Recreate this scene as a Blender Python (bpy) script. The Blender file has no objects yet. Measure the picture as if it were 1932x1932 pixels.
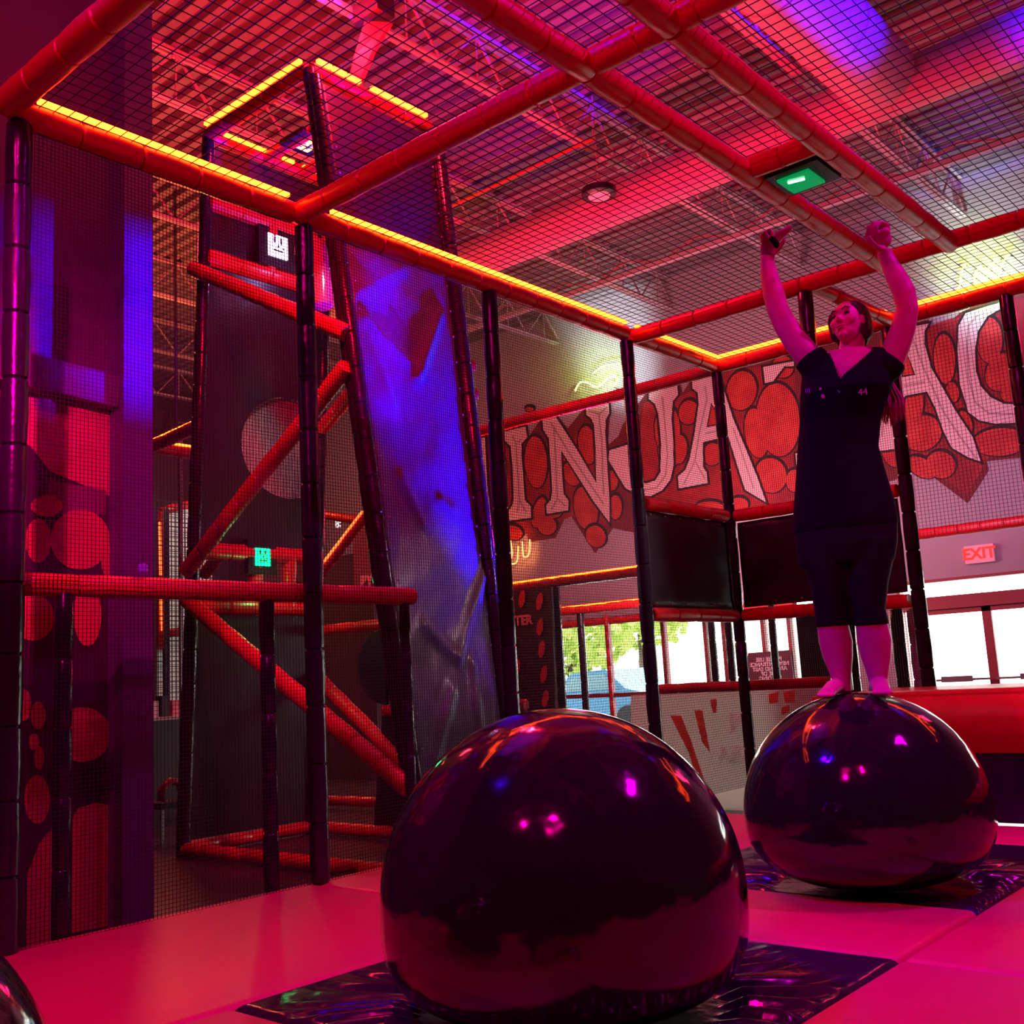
import bpy, bmesh, math, random
from mathutils import Vector, Matrix, noise
from mathutils.geometry import tessellate_polygon
random.seed(7)
S = bpy.context.scene
COL = S.collection
R = math.radians
# ------------------------------------------------------------------ camera
F, YAW, PITCH, ROLL, H = 2004.6, R(40.584), R(9.015), R(-3.171), 0.9
fw = Vector((-math.sin(YAW)*math.cos(PITCH), math.cos(YAW)*math.cos(PITCH), math.sin(PITCH)))
rt0 = Vector((math.cos(YAW), math.sin(YAW), 0)); up0 = rt0.cross(fw)
rt = rt0*math.cos(ROLL)+up0*math.sin(ROLL); up = -rt0*math.sin(ROLL)+up0*math.cos(ROLL)
O = Vector((0, 0, H))
cam = bpy.data.cameras.new('camera'); co = bpy.data.objects.new('camera', cam); COL.objects.link(co)
cam.sensor_width = 36; cam.lens = 36*F/1932; cam.clip_start = .02; cam.clip_end = 200
m = Matrix((rt, up, -fw)).transposed().to_4x4(); m.translation = O; co.matrix_world = m
S.camera = co
S.view_settings.view_transform = 'Standard'; S.view_settings.look = 'None'
S.view_settings.gamma = 1; S.view_settings.use_curve_mapping = False
S.view_settings.exposure = 0.0
S.cycles.use_denoising = True
S.cycles.max_bounces = 6; S.cycles.diffuse_bounces = 3; S.cycles.glossy_bounces = 3
S.cycles.sample_clamp_indirect = 6; S.cycles.caustics_reflective = False; S.cycles.caustics_refractive = False

def ray(x, y): return fw + rt*((x-966)/F) + up*((966-y)/F)
def at(x, y, X=None, Y=None, Z=None):
    d = ray(x, y)
    t = X/d.x if X is not None else (Y/d.y if Y is not None else (Z-H)/d.z)
    return O+d*t
V = Vector
# ------------------------------------------------------------------ world and lamps
w = bpy.data.worlds.new('sky'); S.world = w; w.use_nodes = True
bg = w.node_tree.nodes['Background']; bg.inputs[0].default_value = (.93, 1.0, .93, 1); bg.inputs[1].default_value = 10.0

def lamp(name, kind, loc, target, energy, color, size=.3, spot=60, blend=.6, sy=None):
    l = bpy.data.lights.new(name, kind); o = bpy.data.objects.new(name, l); COL.objects.link(o)
    l.energy = energy; l.color = color
    o.location = loc
    if target is not None: o.rotation_euler = (V(target)-V(loc)).to_track_quat('-Z', 'Y').to_euler()
    if kind == 'SPOT': l.spot_size = R(spot); l.spot_blend = blend; l.shadow_soft_size = size
    elif kind == 'AREA':
        l.size = size
        if sy: l.shape = 'RECTANGLE'; l.size_y = sy
    else: l.shadow_soft_size = size
    return o
def portal(loc, target, sx, sy):
    o = lamp('window_portal', 'AREA', loc, target, 1, (1, 1, 1), sx, sy=sy)
    o.data.cycles.is_portal = True
RED, MAG, BLU = (1, .01, .035), (1, .0, .30), (.06, .0, 1)
lamp('wash_red_near', 'SPOT', (.8, -1.5, 6.6), (-2.6, 3.2, .3), 800, (1, .0, .30), .045, spot=95)  # unseen red fill added above and behind the camera, no fixture built
lamp('wash_red_left', 'SPOT', (-1.2, -2.2, 5.6), (-5, 3.2, 1.2), 600, (1, .0, .25), .045, spot=75)  # second unseen fill, added for the left side
lamp('wash_red_ceiling', 'POINT', (-5.2, 4.9, 5.9), None, 420, RED, .1)
lamp('deck_fill_red', 'SPOT', (-6.6, 8.9, 2.6), (-6.4, 7.6, 7.5), 1300, (1, .0, .06), .15, spot=140, blend=.6)  # added only to redden the deck from below, unseen
lamp('deck_fill_red_right', 'SPOT', (-1.0, 8.4, 3.7), (-1.6, 8.8, 7.5), 60, (1, .0, .10), .15, spot=130, blend=.6)  # weaker unseen fill added for the deck on the right
lamp('wash_red_hall', 'POINT', (-8.5, 11.6, 3.0), None, 170, (1, .008, .10), .25)  # unseen fill in place of the spill from the cage light strips
lamp('wash_red_hall_right', 'POINT', (-1.0, 9.0, 3.6), None, 50, (1, .02, .12), .25)  # same strip spill stand-in, right half of the hall
lamp('wash_red_tower', 'POINT', (-9.8, 5.2, 5.6), None, 160, (1, .02, .06), .25)
lamp('wash_red_tower_front', 'SPOT', (-4.6, 3.85, 4.1), (-6.6, 4.8, 2.9), 330, (1, 0, .03), .06, spot=110)  # unseen fill added to make the tower pads redder
lamp('wash_magenta', 'SPOT', (1.5, 5.2, 6.4), (-1.0, 3.2, 0), 850, (1, .0, .85), .045, spot=80)  # unseen fill added to turn the floor mats magenta
lamp('wash_pink_mural', 'SPOT', (-1.8, .2, 3.2), at(140, 900, X=-4.95), 1300, (1, .0, .34), .05, spot=34, blend=.9)  # unseen fill added to brighten the stone mural
lamp('blue_slab_spot', 'SPOT', (-4.42, 6.35, .1), at(728, 510, X=-5.5), 15000, (.02, 0, 1), .05, spot=32, blend=1)
lamp('purple_slab_spot', 'SPOT', (-4.42, 6.35, .1), at(790, 850, X=-5.2), 500, (.30, .02, 1), .05, spot=50, blend=1)
_l = lamp('blue_column_fill', 'AREA', (-3.55, 5.15, 2.78), at(268, 600, X=-4.8), 17, (.05, 0, 1), .05, sy=.9); _l.data.spread = R(7)  # unseen strip lamp, shaped to throw a narrow blue band on the column
lamp('blue_post_spot', 'SPOT', (-1.0, .9, 4.0), (-4.2, 1.88, 2.8), 60, (.05, 0, 1), .06, spot=7, blend=.9)
lamp('blue_mat_spot', 'SPOT', (-3.9, .2, 6.2), (-1.4, 4.6, 0), 1100, (.06, 0, 1), .25, spot=30, blend=.8)
lamp('blue_mat_spot_front', 'SPOT', (-3.9, .2, 6.2), (-1.5, 3.0, 0), 400, (.06, 0, 1), .22, spot=30, blend=.8)
lamp('blue_duct_spot', 'SPOT', (.9, 7.6, 6.35), (-3.1, 8.0, 6.55), 5500, (.03, 0, 1), .1, spot=32, blend=.8)
lamp('blue_duct_spot_right', 'SPOT', (-.3, 6.6, 6.2), (-1.3, 9.9, 6.5), 2400, (.03, 0, 1), .1, spot=32, blend=.8)
# ------------------------------------------------------------------ materials
MATS = {}
def mat(name, col, rough=.5, metal=0, emit=None, es=0, bump=None, spec=.5, coat=0, noise_mix=None, trans=0, alpha=1):
    if name in MATS: return MATS[name]
    mt = bpy.data.materials.new(name); mt.use_nodes = True; nt = mt.node_tree; b = nt.nodes['Principled BSDF']
    b.inputs['Base Color'].default_value = (*col, 1); b.inputs['Roughness'].default_value = rough
    b.inputs['Metallic'].default_value = metal; b.inputs['Specular IOR Level'].default_value = spec
    b.inputs['Coat Weight'].default_value = coat; b.inputs['Coat Roughness'].default_value = .08
    b.inputs['Transmission Weight'].default_value = trans
    if emit: b.inputs['Emission Color'].default_value = (*emit, 1); b.inputs['Emission Strength'].default_value = es
    tc = nt.nodes.new('ShaderNodeTexCoord')
    if bump:
        sc, st, dist = bump
        n = nt.nodes.new('ShaderNodeTexNoise'); n.inputs['Scale'].default_value = sc; n.inputs['Detail'].default_value = 3
        nt.links.new(tc.outputs['Object'], n.inputs['Vector'])
        bp = nt.nodes.new('ShaderNodeBump'); bp.inputs['Strength'].default_value = st; bp.inputs['Distance'].default_value = dist
        nt.links.new(n.outputs['Fac'], bp.inputs['Height']); nt.links.new(bp.outputs['Normal'], b.inputs['Normal'])
    if noise_mix:
        c2, sc = noise_mix
        n = nt.nodes.new('ShaderNodeTexNoise'); n.inputs['Scale'].default_value = sc
        nt.links.new(tc.outputs['Object'], n.inputs['Vector'])
        rp = nt.nodes.new('ShaderNodeValToRGB'); rp.color_ramp.elements[0].position = .4; rp.color_ramp.elements[1].position = .62
        rp.color_ramp.elements[0].color = (*col, 1); rp.color_ramp.elements[1].color = (*c2, 1)
        nt.links.new(n.outputs['Fac'], rp.inputs['Fac']); nt.links.new(rp.outputs['Color'], b.inputs['Base Color'])
    MATS[name] = mt
    return mt
mat('red_vinyl', (.62, .012, .02), .34, bump=(14, .35, .01))
mat('black_vinyl', (.018, .014, .022), .22, bump=(9, .5, .012))
mat('panel_vinyl', (.02, .015, .024), .42, bump=(3.5, .35, .03))
mat('slab_vinyl', (.07, .08, .13), .36, bump=(3, .3, .03))
mat('ball_rubber', (.012, .006, .012), .09, bump=(3.6, .30, .06), coat=.5)
mat('pink_mat', (.66, .006, .14), .42, bump=(2.2, .25, .03))
mat('black_mat', (.03, .022, .04), .17, bump=(5, .5, .02))
mat('net_cord', (.012, .010, .012), .7)
mat('deck', (.24, .21, .23), .6)
mat('joist_paint', (.55, .50, .52), .5)
mat('duct_paint', (.5, .48, .5), .5)
mat('far_wall_paint', (.42, .40, .45), .75, bump=(6, .1, .01))
mat('dark_wall_paint', (.05, .045, .055), .7)
mat('side_wall_paint', (.10, .075, .09), .8, noise_mix=((.08, .06, .075), .8))
mat('concrete', (.04, .035, .04), .32, noise_mix=((.07, .06, .07), 3), bump=(20, .15, .005))
mat('led', (0, 0, 0), .5, emit=(1, .050, .0035), es=36)
mat('led_dim', (0, 0, 0), .5, emit=(1, .050, .0035), es=28)
mat('mural_ink', (.02, .014, .016), .7)
mat('mural_shade', (.17, .025, .03), .7)
mat('mural_ground', (.26, .02, .03), .7, noise_mix=((.40, .03, .04), 2))
mat('mural_stone', (.46, .03, .035), .65, noise_mix=((.60, .06, .05), 3))
mat('mural_letter', (.80, .66, .66), .65)
mat('mural_bevel', (.48, .36, .37), .65)
mat('steel', (.4, .4, .42), .35, metal=.9)
mat('black_plastic', (.015, .015, .018), .35)
mat('window_frame_paint', (.30, .05, .06), .5)
mat('glass', (1, 1, 1), .0, trans=1)
mat('green_lamp', (.0, .5, .2), .4, emit=(.0, 1, .32), es=3.0)
mat('green_glass', (.0, .25, .12), .15, emit=(.0, .55, .14), es=.5)
mat('white_lamp', (1, 1, 1), .4, emit=(.9, .75, 1), es=3)
mat('button_glyph', (.1, .3, .2), .5)
mat('neon_lime', (.6, 1, .1), .3, emit=(.75, 1, .30), es=5)
mat('neon_orange', (1, .4, .2), .3, emit=(1, .35, .10), es=4)
mat('skin', (.60, .32, .26), .5, bump=(60, .08, .002))
mat('shirt', (.006, .006, .008), .9, bump=(30, .2, .004), spec=.12)
mat('leggings', (.008, .008, .010), .8, spec=.15)
mat('hair', (.035, .015, .012), .55, bump=(120, .6, .004))
mat('hair_tips', (.45, .25, .14), .6, bump=(120, .6, .004))
mat('eye_dark', (.02, .01, .01), .3)
mat('lip', (.45, .10, .10), .4)
mat('print_ink', (.7, .45, .5), .5)
mat('exit_face', (.85, .5, .5), .5, emit=(.5, .12, .25), es=.4)
mat('exit_red', (1, .02, .01), .4, emit=(1, .02, .01), es=2.0)
mat('white_paint', (.8, .8, .78), .6)
mat('sign_black', (.03, .015, .02), .6)
mat('sign_pink', (.9, .35, .4), .6)
mat('sign_red', (.7, .03, .05), .6)
mat('banner_grey', (.42, .45, .42), .7, noise_mix=((.30, .31, .33), 2))
def translucent(name, col, k):
    mt = mat(name, col, .8); nt = mt.node_tree; b = nt.nodes['Principled BSDF']; o = nt.nodes['Material Output']
    t = nt.nodes.new('ShaderNodeBsdfTranslucent'); t.inputs[0].default_value = (*col, 1); mx = nt.nodes.new('ShaderNodeMixShader'); mx.inputs[0].default_value = k
    nt.links.new(b.outputs[0], mx.inputs[1]); nt.links.new(t.outputs[0], mx.inputs[2]); nt.links.new(mx.outputs[0], o.inputs[0])
translucent('letter_cloth', (.95, .98, 1), .8); translucent('stroke_cloth', (.9, .25, .18), .7)
translucent('banner_cloth', (.85, .90, .82), .85)
mat('foliage', (.42, .55, .10), .7)
mat('car_blue', (.10, .30, .50), .3)
mat('car_glass', (.2, .35, .4), .1)
mat('asphalt', (.35, .35, .35), .9)
mat('bark', (.1, .07, .05), .9)
mat('sofa_red', (.45, .03, .03), .4)
# ------------------------------------------------------------------ helpers
def tag(o, label=None, cat=None, group=None, kind=None):
    if label: o['label'] = label
    if cat: o['category'] = cat
    if group: o['group'] = group
    if kind: o['kind'] = kind
    return o
def link(name, me, mt, parent=None):
    o = bpy.data.objects.new(name, me); COL.objects.link(o)
    for x in (mt if isinstance(mt, (list, tuple)) else [mt]):
        me.materials.append(MATS[x] if isinstance(x, str) else x)
    if parent is not None:
        o.parent = parent; o.matrix_parent_inverse = Matrix.Translation(-parent.location)
    return o
def thing(name, label, cat, loc=(0, 0, 0), group=None):
    o = bpy.data.objects.new(name, None); COL.objects.link(o); o.location = loc; o.empty_display_size = .1
    return tag(o, label, cat, group)
class MB:
    def __init__(s): s.v = []; s.f = []; s.m = []
    def add(s, vs, fs, mi=0):
        n = len(s.v); s.v += [tuple(v) for v in vs]; s.f += [tuple(i+n for i in f) for f in fs]; s.m += [mi]*len(fs)
    def box(s, a, b, mi=0):
        x0, y0, z0 = [min(a[i], b[i]) for i in range(3)]; x1, y1, z1 = [max(a[i], b[i]) for i in range(3)]
        s.add([(x0,y0,z0),(x1,y0,z0),(x1,y1,z0),(x0,y1,z0),(x0,y0,z1),(x1,y0,z1),(x1,y1,z1),(x0,y1,z1)],
              [(0,3,2,1),(4,5,6,7),(0,1,5,4),(1,2,6,5),(2,3,7,6),(3,0,4,7)], mi)
    def bar(s, a, b, wd, ht=None, upv=(0,0,1), mi=0, n=4):
        a = V(a); b = V(b); d = (b-a).normalized(); ht = ht or wd
        u = V(upv)
        if abs(d.dot(u)) > .95: u = V((1, 0, 0))
        r = d.cross(u).normalized(); u = r.cross(d)
        vs = []
        for p in (a, b):
            for i in range(n):
                an = 2*math.pi*(i+.5)/n
                k = math.sqrt(2) if n == 4 else 1
                vs.append(p+r*math.cos(an)*wd/2*k+u*math.sin(an)*ht/2*k)
        fs = [(i, (i+1) % n, n+(i+1) % n, n+i) for i in range(n)]+[tuple(range(n))[::-1], tuple(range(n, 2*n))]
        s.add(vs, fs, mi)
    def tube(s, pts, rad, n=12, cap=True, mi=0, ry=None):
        pts = [V(p) for p in pts]; rads = rad if isinstance(rad, (list, tuple)) else [rad]*len(pts)
        rings = []; pr = None
        for i, p in enumerate(pts):
            d = (pts[min(i+1, len(pts)-1)]-pts[max(i-1, 0)])
            d = d.normalized() if d.length > 1e-9 else V((0, 0, 1))
            if pr is None:
                u = V((0, 0, 1)) if abs(d.z) < .9 else V((0, 1, 0)); r = d.cross(u).normalized()
            else: r = (pr-d*pr.dot(d)).normalized()
            pr = r; u = r.cross(d)
            rings.append([p+r*math.cos(2*math.pi*k/n)*rads[i]+u*math.sin(2*math.pi*k/n)*rads[i]*(ry or 1) for k in range(n)])
        vs = [q for g in rings for q in g]; fs = []
        for i in range(len(pts)-1):
            for k in range(n): fs.append((i*n+k, i*n+(k+1) % n, (i+1)*n+(k+1) % n, (i+1)*n+k))
        if cap: fs += [tuple(range(n))[::-1], tuple(range(len(vs)-n, len(vs)))]
        s.add(vs, fs, mi)
    def ell(s, c, rx, ry, rz, rot=None, n=16, mi=0):
        vs = []; fs = []; c = V(c); h = n//2
        M = rot or Matrix.Identity(3)
        for i in range(1, h):
            t = math.pi*i/h
            for k in range(n):
                a = 2*math.pi*k/n
                vs.append(c+M@V((rx*math.sin(t)*math.cos(a), ry*math.sin(t)*math.sin(a), rz*math.cos(t))))
        vs.append(c+M@V((0, 0, rz))); vs.append(c-M@V((0, 0, rz))); T = len(vs)-2
        for i in range(h-2):
            for k in range(n): fs.append((i*n+k, (i+1)*n+k, (i+1)*n+(k+1) % n, i*n+(k+1) % n))
        for k in range(n): fs.append((T, k, (k+1) % n)); fs.append((T+1, (h-2)*n+(k+1) % n, (h-2)*n+k))
        s.add(vs, fs, mi)
    def prism(s, loops, off, mi=0):
        """loops: outer + holes of coplanar points, thickened by vector off"""
        off = V(off); loops = [[V(p) for p in l] for l in loops]; flat = [p for l in loops for p in l]; n = len(flat)
        tr = tessellate_polygon(loops)
        fs = [tuple(t) for t in tr]+[tuple(i+n for i in reversed(t)) for t in tr]
        k = 0
        for l in loops:
            for i in range(len(l)): j = (i+1) % len(l); fs.append((k+i, k+j, k+j+n, k+i+n))
            k += len(l)
        s.add(flat+[p+off for p in flat], fs, mi)
    def mesh(s, name):
        me = bpy.data.meshes.new(name); me.from_pydata(s.v, [], s.f); me.update()
        me.polygons.foreach_set('material_index', s.m)
        return me
    def build(s, name, mt, parent=None, smooth=False, fix=True):
        me = s.mesh(name)
        if fix:
            b = bmesh.new(); b.from_mesh(me); bmesh.ops.recalc_face_normals(b, faces=b.faces); b.to_mesh(me); b.free()
        if smooth:
            me.polygons.foreach_set('use_smooth', [True]*len(me.polygons))
            if smooth == 'auto':
                try: me.set_sharp_from_angle(angle=R(40))
                except Exception: pass
        return link(name, me, mt, parent)
def padded_pts(a, b, r, wob=.0):
    """a foam sleeve with a cable tie pinched in every 25 cm or so"""
    a = V(a); b = V(b); L = (b-a).length; d = (b-a)/L; n = max(2, int(L/.26)); P = []; Q = []
    side = d.cross(V((.3, .5, .8))).normalized()
    ph = random.random()*6
    for i in range(n):
        for t, k in ((0, .80), (.03, .97), (.5, 1.03), (.97, .98)):
            u = (i+t)/n; P.append(a+d*L*u+side*wob*math.sin(u*9+ph)); Q.append(r*(k+random.uniform(-.015, .015)))
    P.append(b); Q.append(r*.85)
    return P, Q
def padded(name, label, cat, a, b, r, mt, group=None, led=None, parent=None, wob=.003, n=18, led_mat='led', led_range=(0.02, .98)):
    P, Q = padded_pts(a, b, r, wob); mb = MB(); mb.tube(P, Q, n)
    if led is None and parent is None:
        o = mb.build(name, mt, None, smooth='auto'); return tag(o, label, cat, group)
    if parent is not None:
        return mb.build(name, mt, parent, smooth='auto')
    t = thing(name, label, cat, a, group); mb.build('sleeve', mt, t, smooth='auto')
    A = V(a); B = V(b); d = (B-A); A2 = A+d*led_range[0]+V(led); B2 = A+d*led_range[1]+V(led)
    L = (B2-A2).length; k = max(1, int(L/.10)); s = MB()
    for i in range(k):
        s.bar(A2+(B2-A2)*(i/k), A2+(B2-A2)*((i+.94)/k), .030, .022)
    tag(s.build('led_strip', led_mat, t), 'glowing yellow orange strip of light')
    return t
def net(name, label, org, ux, uy, w_, h_, cell, th, mt='net_cord', hole=None, group=None, parent=None):
    org = V(org); ux = V(ux).normalized(); uy = V(uy).normalized(); s = MB(); nn = ux.cross(uy)
    nx = int(w_/cell); ny = int(h_/cell)
    for i in range(nx+1):
        p = org+ux*(w_*i/nx); s.bar(p, p+uy*h_, th, th, nn)
    for j in range(ny+1):
        p = org+uy*(h_*j/ny); s.bar(p, p+ux*w_, th, th, nn)
    o = s.build(name, mt, parent, fix=False)
    return tag(o, label, 'net', group) if label else o
def poly_px(pts, plane):
    return [at(x, y, **plane) for x, y in pts]
def ell_px(cx, cy, rx, ry, rot=0, n=28):
    c, s_ = math.cos(R(rot)), math.sin(R(rot)); o = []
    for i in range(n):
        a = 2*math.pi*i/n; x = rx*math.cos(a); y = ry*math.sin(a); o.append((cx+x*c-y*s_, cy+x*s_+y*c))
    return o
def text(name, body, size, M, mt, parent=None, ext=.004, mirror=False, align='CENTER', bold=0):
    cu = bpy.data.curves.new(name, 'FONT'); cu.body = body; cu.size = size; cu.extrude = ext; cu.align_x = align; cu.align_y = 'CENTER'; cu.offset = bold
    cu.space_line = .85
    tmp = bpy.data.objects.new(name, cu); COL.objects.link(tmp)
    dg = bpy.context.evaluated_depsgraph_get(); me = bpy.data.meshes.new_from_object(tmp.evaluated_get(dg)); bpy.data.objects.remove(tmp)
    if mirror: me.transform(Matrix.Diagonal((-1, 1, 1, 1)))
    me.transform(M); me.materials.clear()
    return link(name, me, mt, parent)
def frameM(c, xdir, zdir):
    x = V(xdir).normalized(); z = V(zdir).normalized(); y = z.cross(x)
    M = Matrix((x, y, z)).transposed().to_4x4(); M.translation = V(c); return M
def struct(name, mb, mt, parent=None, **k):
    o = mb.build(name, mt, parent, **k)
    if parent is None: o['kind'] = 'structure'
    return o
ZF, ZC, YW = -.30, 7.55, 15.0          # hall floor, deck underside, far wall
XL, XR, YB = -21.0, 6.0, -5.0
# ------------------------------------------------------------------ hall shell
s = MB(); s.box((XL-.2, YB-.2, ZF-.2), (XR+.2, YW+.3, ZF)); struct('floor', s, 'concrete')
s = MB(); pit = .21; y = YB; prof = []
while y < YW+.1:
    prof += [(y, ZC), (y+.10, ZC), (y+.115, ZC+.075), (y+.195, ZC+.075)]; y += pit
vs = []; fs = []
for (py, pz) in prof: vs += [(XL-.1, py, pz), (XR+.1, py, pz)]
for i in range(len(prof)-1): fs.append((2*i, 2*i+1, 2*i+3, 2*i+2))
s.add(vs, fs); s.box((XL-.2, YB-.2, ZC+.12), (XR+.2, YW+.3, ZC+.3)); struct('ceiling', s, 'deck', fix=False)
s = MB(); s.box((XL-.2, YB, ZF), (XL, YW, ZC+.1)); struct('wall_left', s, 'side_wall_paint')
s = MB(); s.box((XR, YB, ZF), (XR+.2, YW, ZC+.1)); struct('wall_right', s, 'dark_wall_paint')
s = MB(); s.box((XL-.2, YB-.2, ZF), (XR+.2, YB, ZC+.1)); struct('wall_back', s, 'dark_wall_paint')
# far wall with the shop front and the door bay cut out
def XW(px, py): return at(px, py, Y=YW).x
sfx0, sfx1 = XW(1034, 1200), XW(1560, 1250)
dx0, dx1 = XW(1700, 1200), 0.2
ZT, ZD = 1.90, 1.95
s = MB()
s.box((XL, YW, ZT), (sfx1+.3, YW+.25, ZC+.1)); s.box((XL, YW, ZF), (sfx0, YW+.25, ZT))
s.box((sfx1, YW, ZF), (dx0, YW+.25, ZT)); s.box((sfx1+.3, YW, ZD), (XR, YW+.25, ZC+.1)); s.box((dx1, YW, ZF), (XR, YW+.25, ZD))
s.box((sfx1, YW, ZT), (dx0, YW+.25, ZD+.02))
struct('wall_far', s, 'far_wall_paint')
portal(((sfx0+sfx1)/2, YW+.3, .8), ((sfx0+sfx1)/2, 0, .8), sfx1-sfx0, 2.2)
portal(((dx0+dx1)/2, YW+.3, .8), ((dx0+dx1)/2, 0, .8), dx1-dx0, 2.2)
# shop front windows
fr = MB(); gl = MB()
mull = [sfx0+.02, XW(1047, 1250), XW(1146, 1250), XW(1250, 1220), XW(1330, 1220), XW(1365, 1220), XW(1440, 1220), XW(1490, 1220), sfx1-.03]
for i, x in enumerate(mull): fr.box((x-.03, YW+.02, ZF), (x+.03, YW+.14, ZT))
fr.box((sfx0, YW+.02, ZT-.06), (sfx1, YW+.14, ZT)); fr.box((sfx0, YW+.02, .53), (sfx1, YW+.14, .60)); fr.box((sfx0, YW+.02, ZF), (sfx1, YW+.14, ZF+.12))
o = fr.build('window_1', 'window_frame_paint'); o['kind'] = 'structure'
for i in range(len(mull)-1):
    g = MB(); g.box((mull[i]+.03, YW+.07, ZF+.12), (mull[i+1]-.03, YW+.076, .53)); g.box((mull[i]+.03, YW+.07, .60), (mull[i+1]-.03, YW+.076, ZT-.06)); g.build('pane', 'glass', o)
# door bay: leaves with push bars under a transom light
s = MB(); zdh = 1.55; zt0, zt1 = 1.73, 1.93
s.box((dx0, YW-.02, zdh), (dx1, YW+.14, zt0)); s.box((dx0, YW-.02, zt1), (dx1, YW+.14, ZD+.02)); s.box((dx0, YW, ZF), (dx0+.05, YW+.14, ZD))
o = struct('trim_1', s, 'window_frame_paint'); tag(o, 'red painted door frame with a bright transom slot')
xm = XW(1868, 1220)
for k, (a, b) in enumerate(((xm-1.02, xm), (xm, xm+1.02), (xm-2.04, xm-1.02), (xm+1.02, xm+2.04))):
    if b > dx1 or a < dx0-.4: continue
    d = MB(); d.box((a, YW+.02, ZF), (a+.06, YW+.08, zdh)); d.box((b-.06, YW+.02, ZF), (b, YW+.08, zdh)); d.box((a, YW+.02, zdh-.07), (b, YW+.08, zdh)); d.box((a, YW+.02, ZF), (b, YW+.08, ZF+.22))
    o = d.build('door_%d' % (k+1), 'window_frame_paint'); o['kind'] = 'structure'
    g = MB(); g.box((a+.06, YW+.045, ZF+.22), (b-.06, YW+.05, zdh-.07)); g.build('pane', 'glass', o)
    g = MB(); zb = at(1790, 1283, Y=YW).z; g.bar((a+.04, YW-.04, zb), (b-.04, YW-.04, zb), .03); g.box((a+.35, YW-.07, zb-.03), (b-.25, YW-.01, zb+.05)); g.build('push_bar', 'steel', o)
# exit sign
c = at(1848, 1045, Y=YW-.05); t = thing('exit_sign', 'lit red and white exit sign on the wall above the glass doors', 'sign', c)
s = MB(); s.box(c+V((-.19, -.02, -.12)), c+V((.19, .03, .12))); s.build('housing', 'exit_face', t)
text('lettering', 'EXIT', .21, frameM(c+V((0, -.026, 0)), (1, 0, 0), (0, -1, 0)), 'exit_red', t, bold=.006)
# roof joists
def joist(name, x, y0, y1, label, z0=6.95):
    t = thing(name, label, 'roof joist', (x, y0, z0), 'open web steel joists under the roof deck')
    a = MB()
    for dx in (-.035, .035): a.box((x+dx-.024, y0, z0), (x+dx+.024, y1, z0+.03))
    a.build('bottom_chord', 'joist_paint', t)
    a = MB()
    for dx in (-.04, .04): a.box((x+dx-.02, y0, ZC-.05), (x+dx+.02, y1, ZC-.005))
    a.build('top_chord', 'joist_paint', t)
    a = MB(); y = y0; k = 0
    while y < y1-.5:
        a.bar((x, y, z0+.02), (x, y+.5, ZC-.03), .022); a.bar((x, y+.5, ZC-.03), (x, y+1.0, z0+.02), .022); a.bar((x, y+.5, z0+.02), (x, y+.5, ZC-.03), .014); y += 1.0
    a.build('web', 'joist_paint', t)
for x in (-1.8, -4.2, -6.65, -9.05, -11.5, -13.9, -16.3, -18.7):
    joist('roof_joist', x, YB+.1, YW-.05, 'long steel roof joist with zigzag web running to the mural wall')
# girders crossing the joists
for y in (3.2, 12.6):
    t = thing('roof_girder', 'deep steel truss girder crossing under the joists, %s' % ('near the tall tower' if y < 5 else 'near the mural wall'), 'girder', (XL, y, 6.6))
    a = MB(); a.box((XL+.05, y-.05, 6.70), (XR-.05, y+.05, 6.76)); a.build('bottom_chord', 'joist_paint', t)
    a = MB(); x = XL+.1
    while x < XR-1.3:
        a.bar((x, y, 6.74), (x+.6, y, 6.93), .03); a.bar((x+.6, y, 6.93), (x+1.2, y, 6.74), .03); x += 1.2
    a.build('web', 'joist_paint', t)
# ducts
def ductline(name, label, a, b, r, n=40):
    P = []; Q = []; a = V(a); b = V(b); L = (b-a).length; k = int(L/1.2)+1
    for i in range(k):
        for tt, rr in ((0, 1.03), (.02, 1.03), (.021, 1), (.999, 1)): P.append(a+(b-a)*((i+tt)/k)); Q.append(r*rr)
    s = MB(); s.tube(P, Q, n); return tag(s.build(name, 'duct_paint', None, smooth='auto'), label, 'air duct')
ductline('air_duct', 'long round air duct crossing the hall below the deck', (-15, 10.0, 6.45), (2.5, 10.0, 6.45), .25)
ductline('air_duct', 'fat round duct branch with a blue lit side above the cage', (-3.35, 1.0, 6.5), (-3.35, 9.72, 6.5), .36)
# high bay lamp
c = at(1130, 364, Z=6.35)
t = thing('high_bay_lamp', 'unlit round high bay lamp hanging from the deck', 'lamp', c)
s = MB(); s.tube([c+V((0, 0, -.04)), c+V((0, 0, -.03)), c+V((0, 0, .04)), c+V((0, 0, .07))], [.17, .20, .20, .10], 32); s.build('housing', 'black_plastic', t, smooth='auto')
s = MB(); s.tube([c+V((0, 0, -.052)), c+V((0, 0, -.035))], [.12, .13], 32); s.build('lens', mat('lamp_lens', (.9, .6, .65), .3, emit=(1, .25, .35), es=.35), t, smooth='auto')  # lamp is off; a faint pink glow is put into its lens
s = MB(); s.bar(c+V((0, 0, .06)), V((c.x, c.y, ZC)), .012); s.bar(c+V((.02, 0, .1)), c+V((.0, 0, .16)), .05); s.build('hanger', 'joist_paint', t)
# sprinkler pipe (thin orange line through the deck)
a_ = at(840, 395, Z=6.85); b_ = at(1090, 275, Z=6.85)
s = MB(); s.tube([a_+(a_-b_)*.2, b_+(b_-a_)*.1], .018, 8); tag(s.build('sprinkler_pipe', mat('pipe_red', (.7, .12, .05), .4), None, smooth=True), 'thin orange sprinkler pipe below the ribbed deck', 'pipe')
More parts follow.
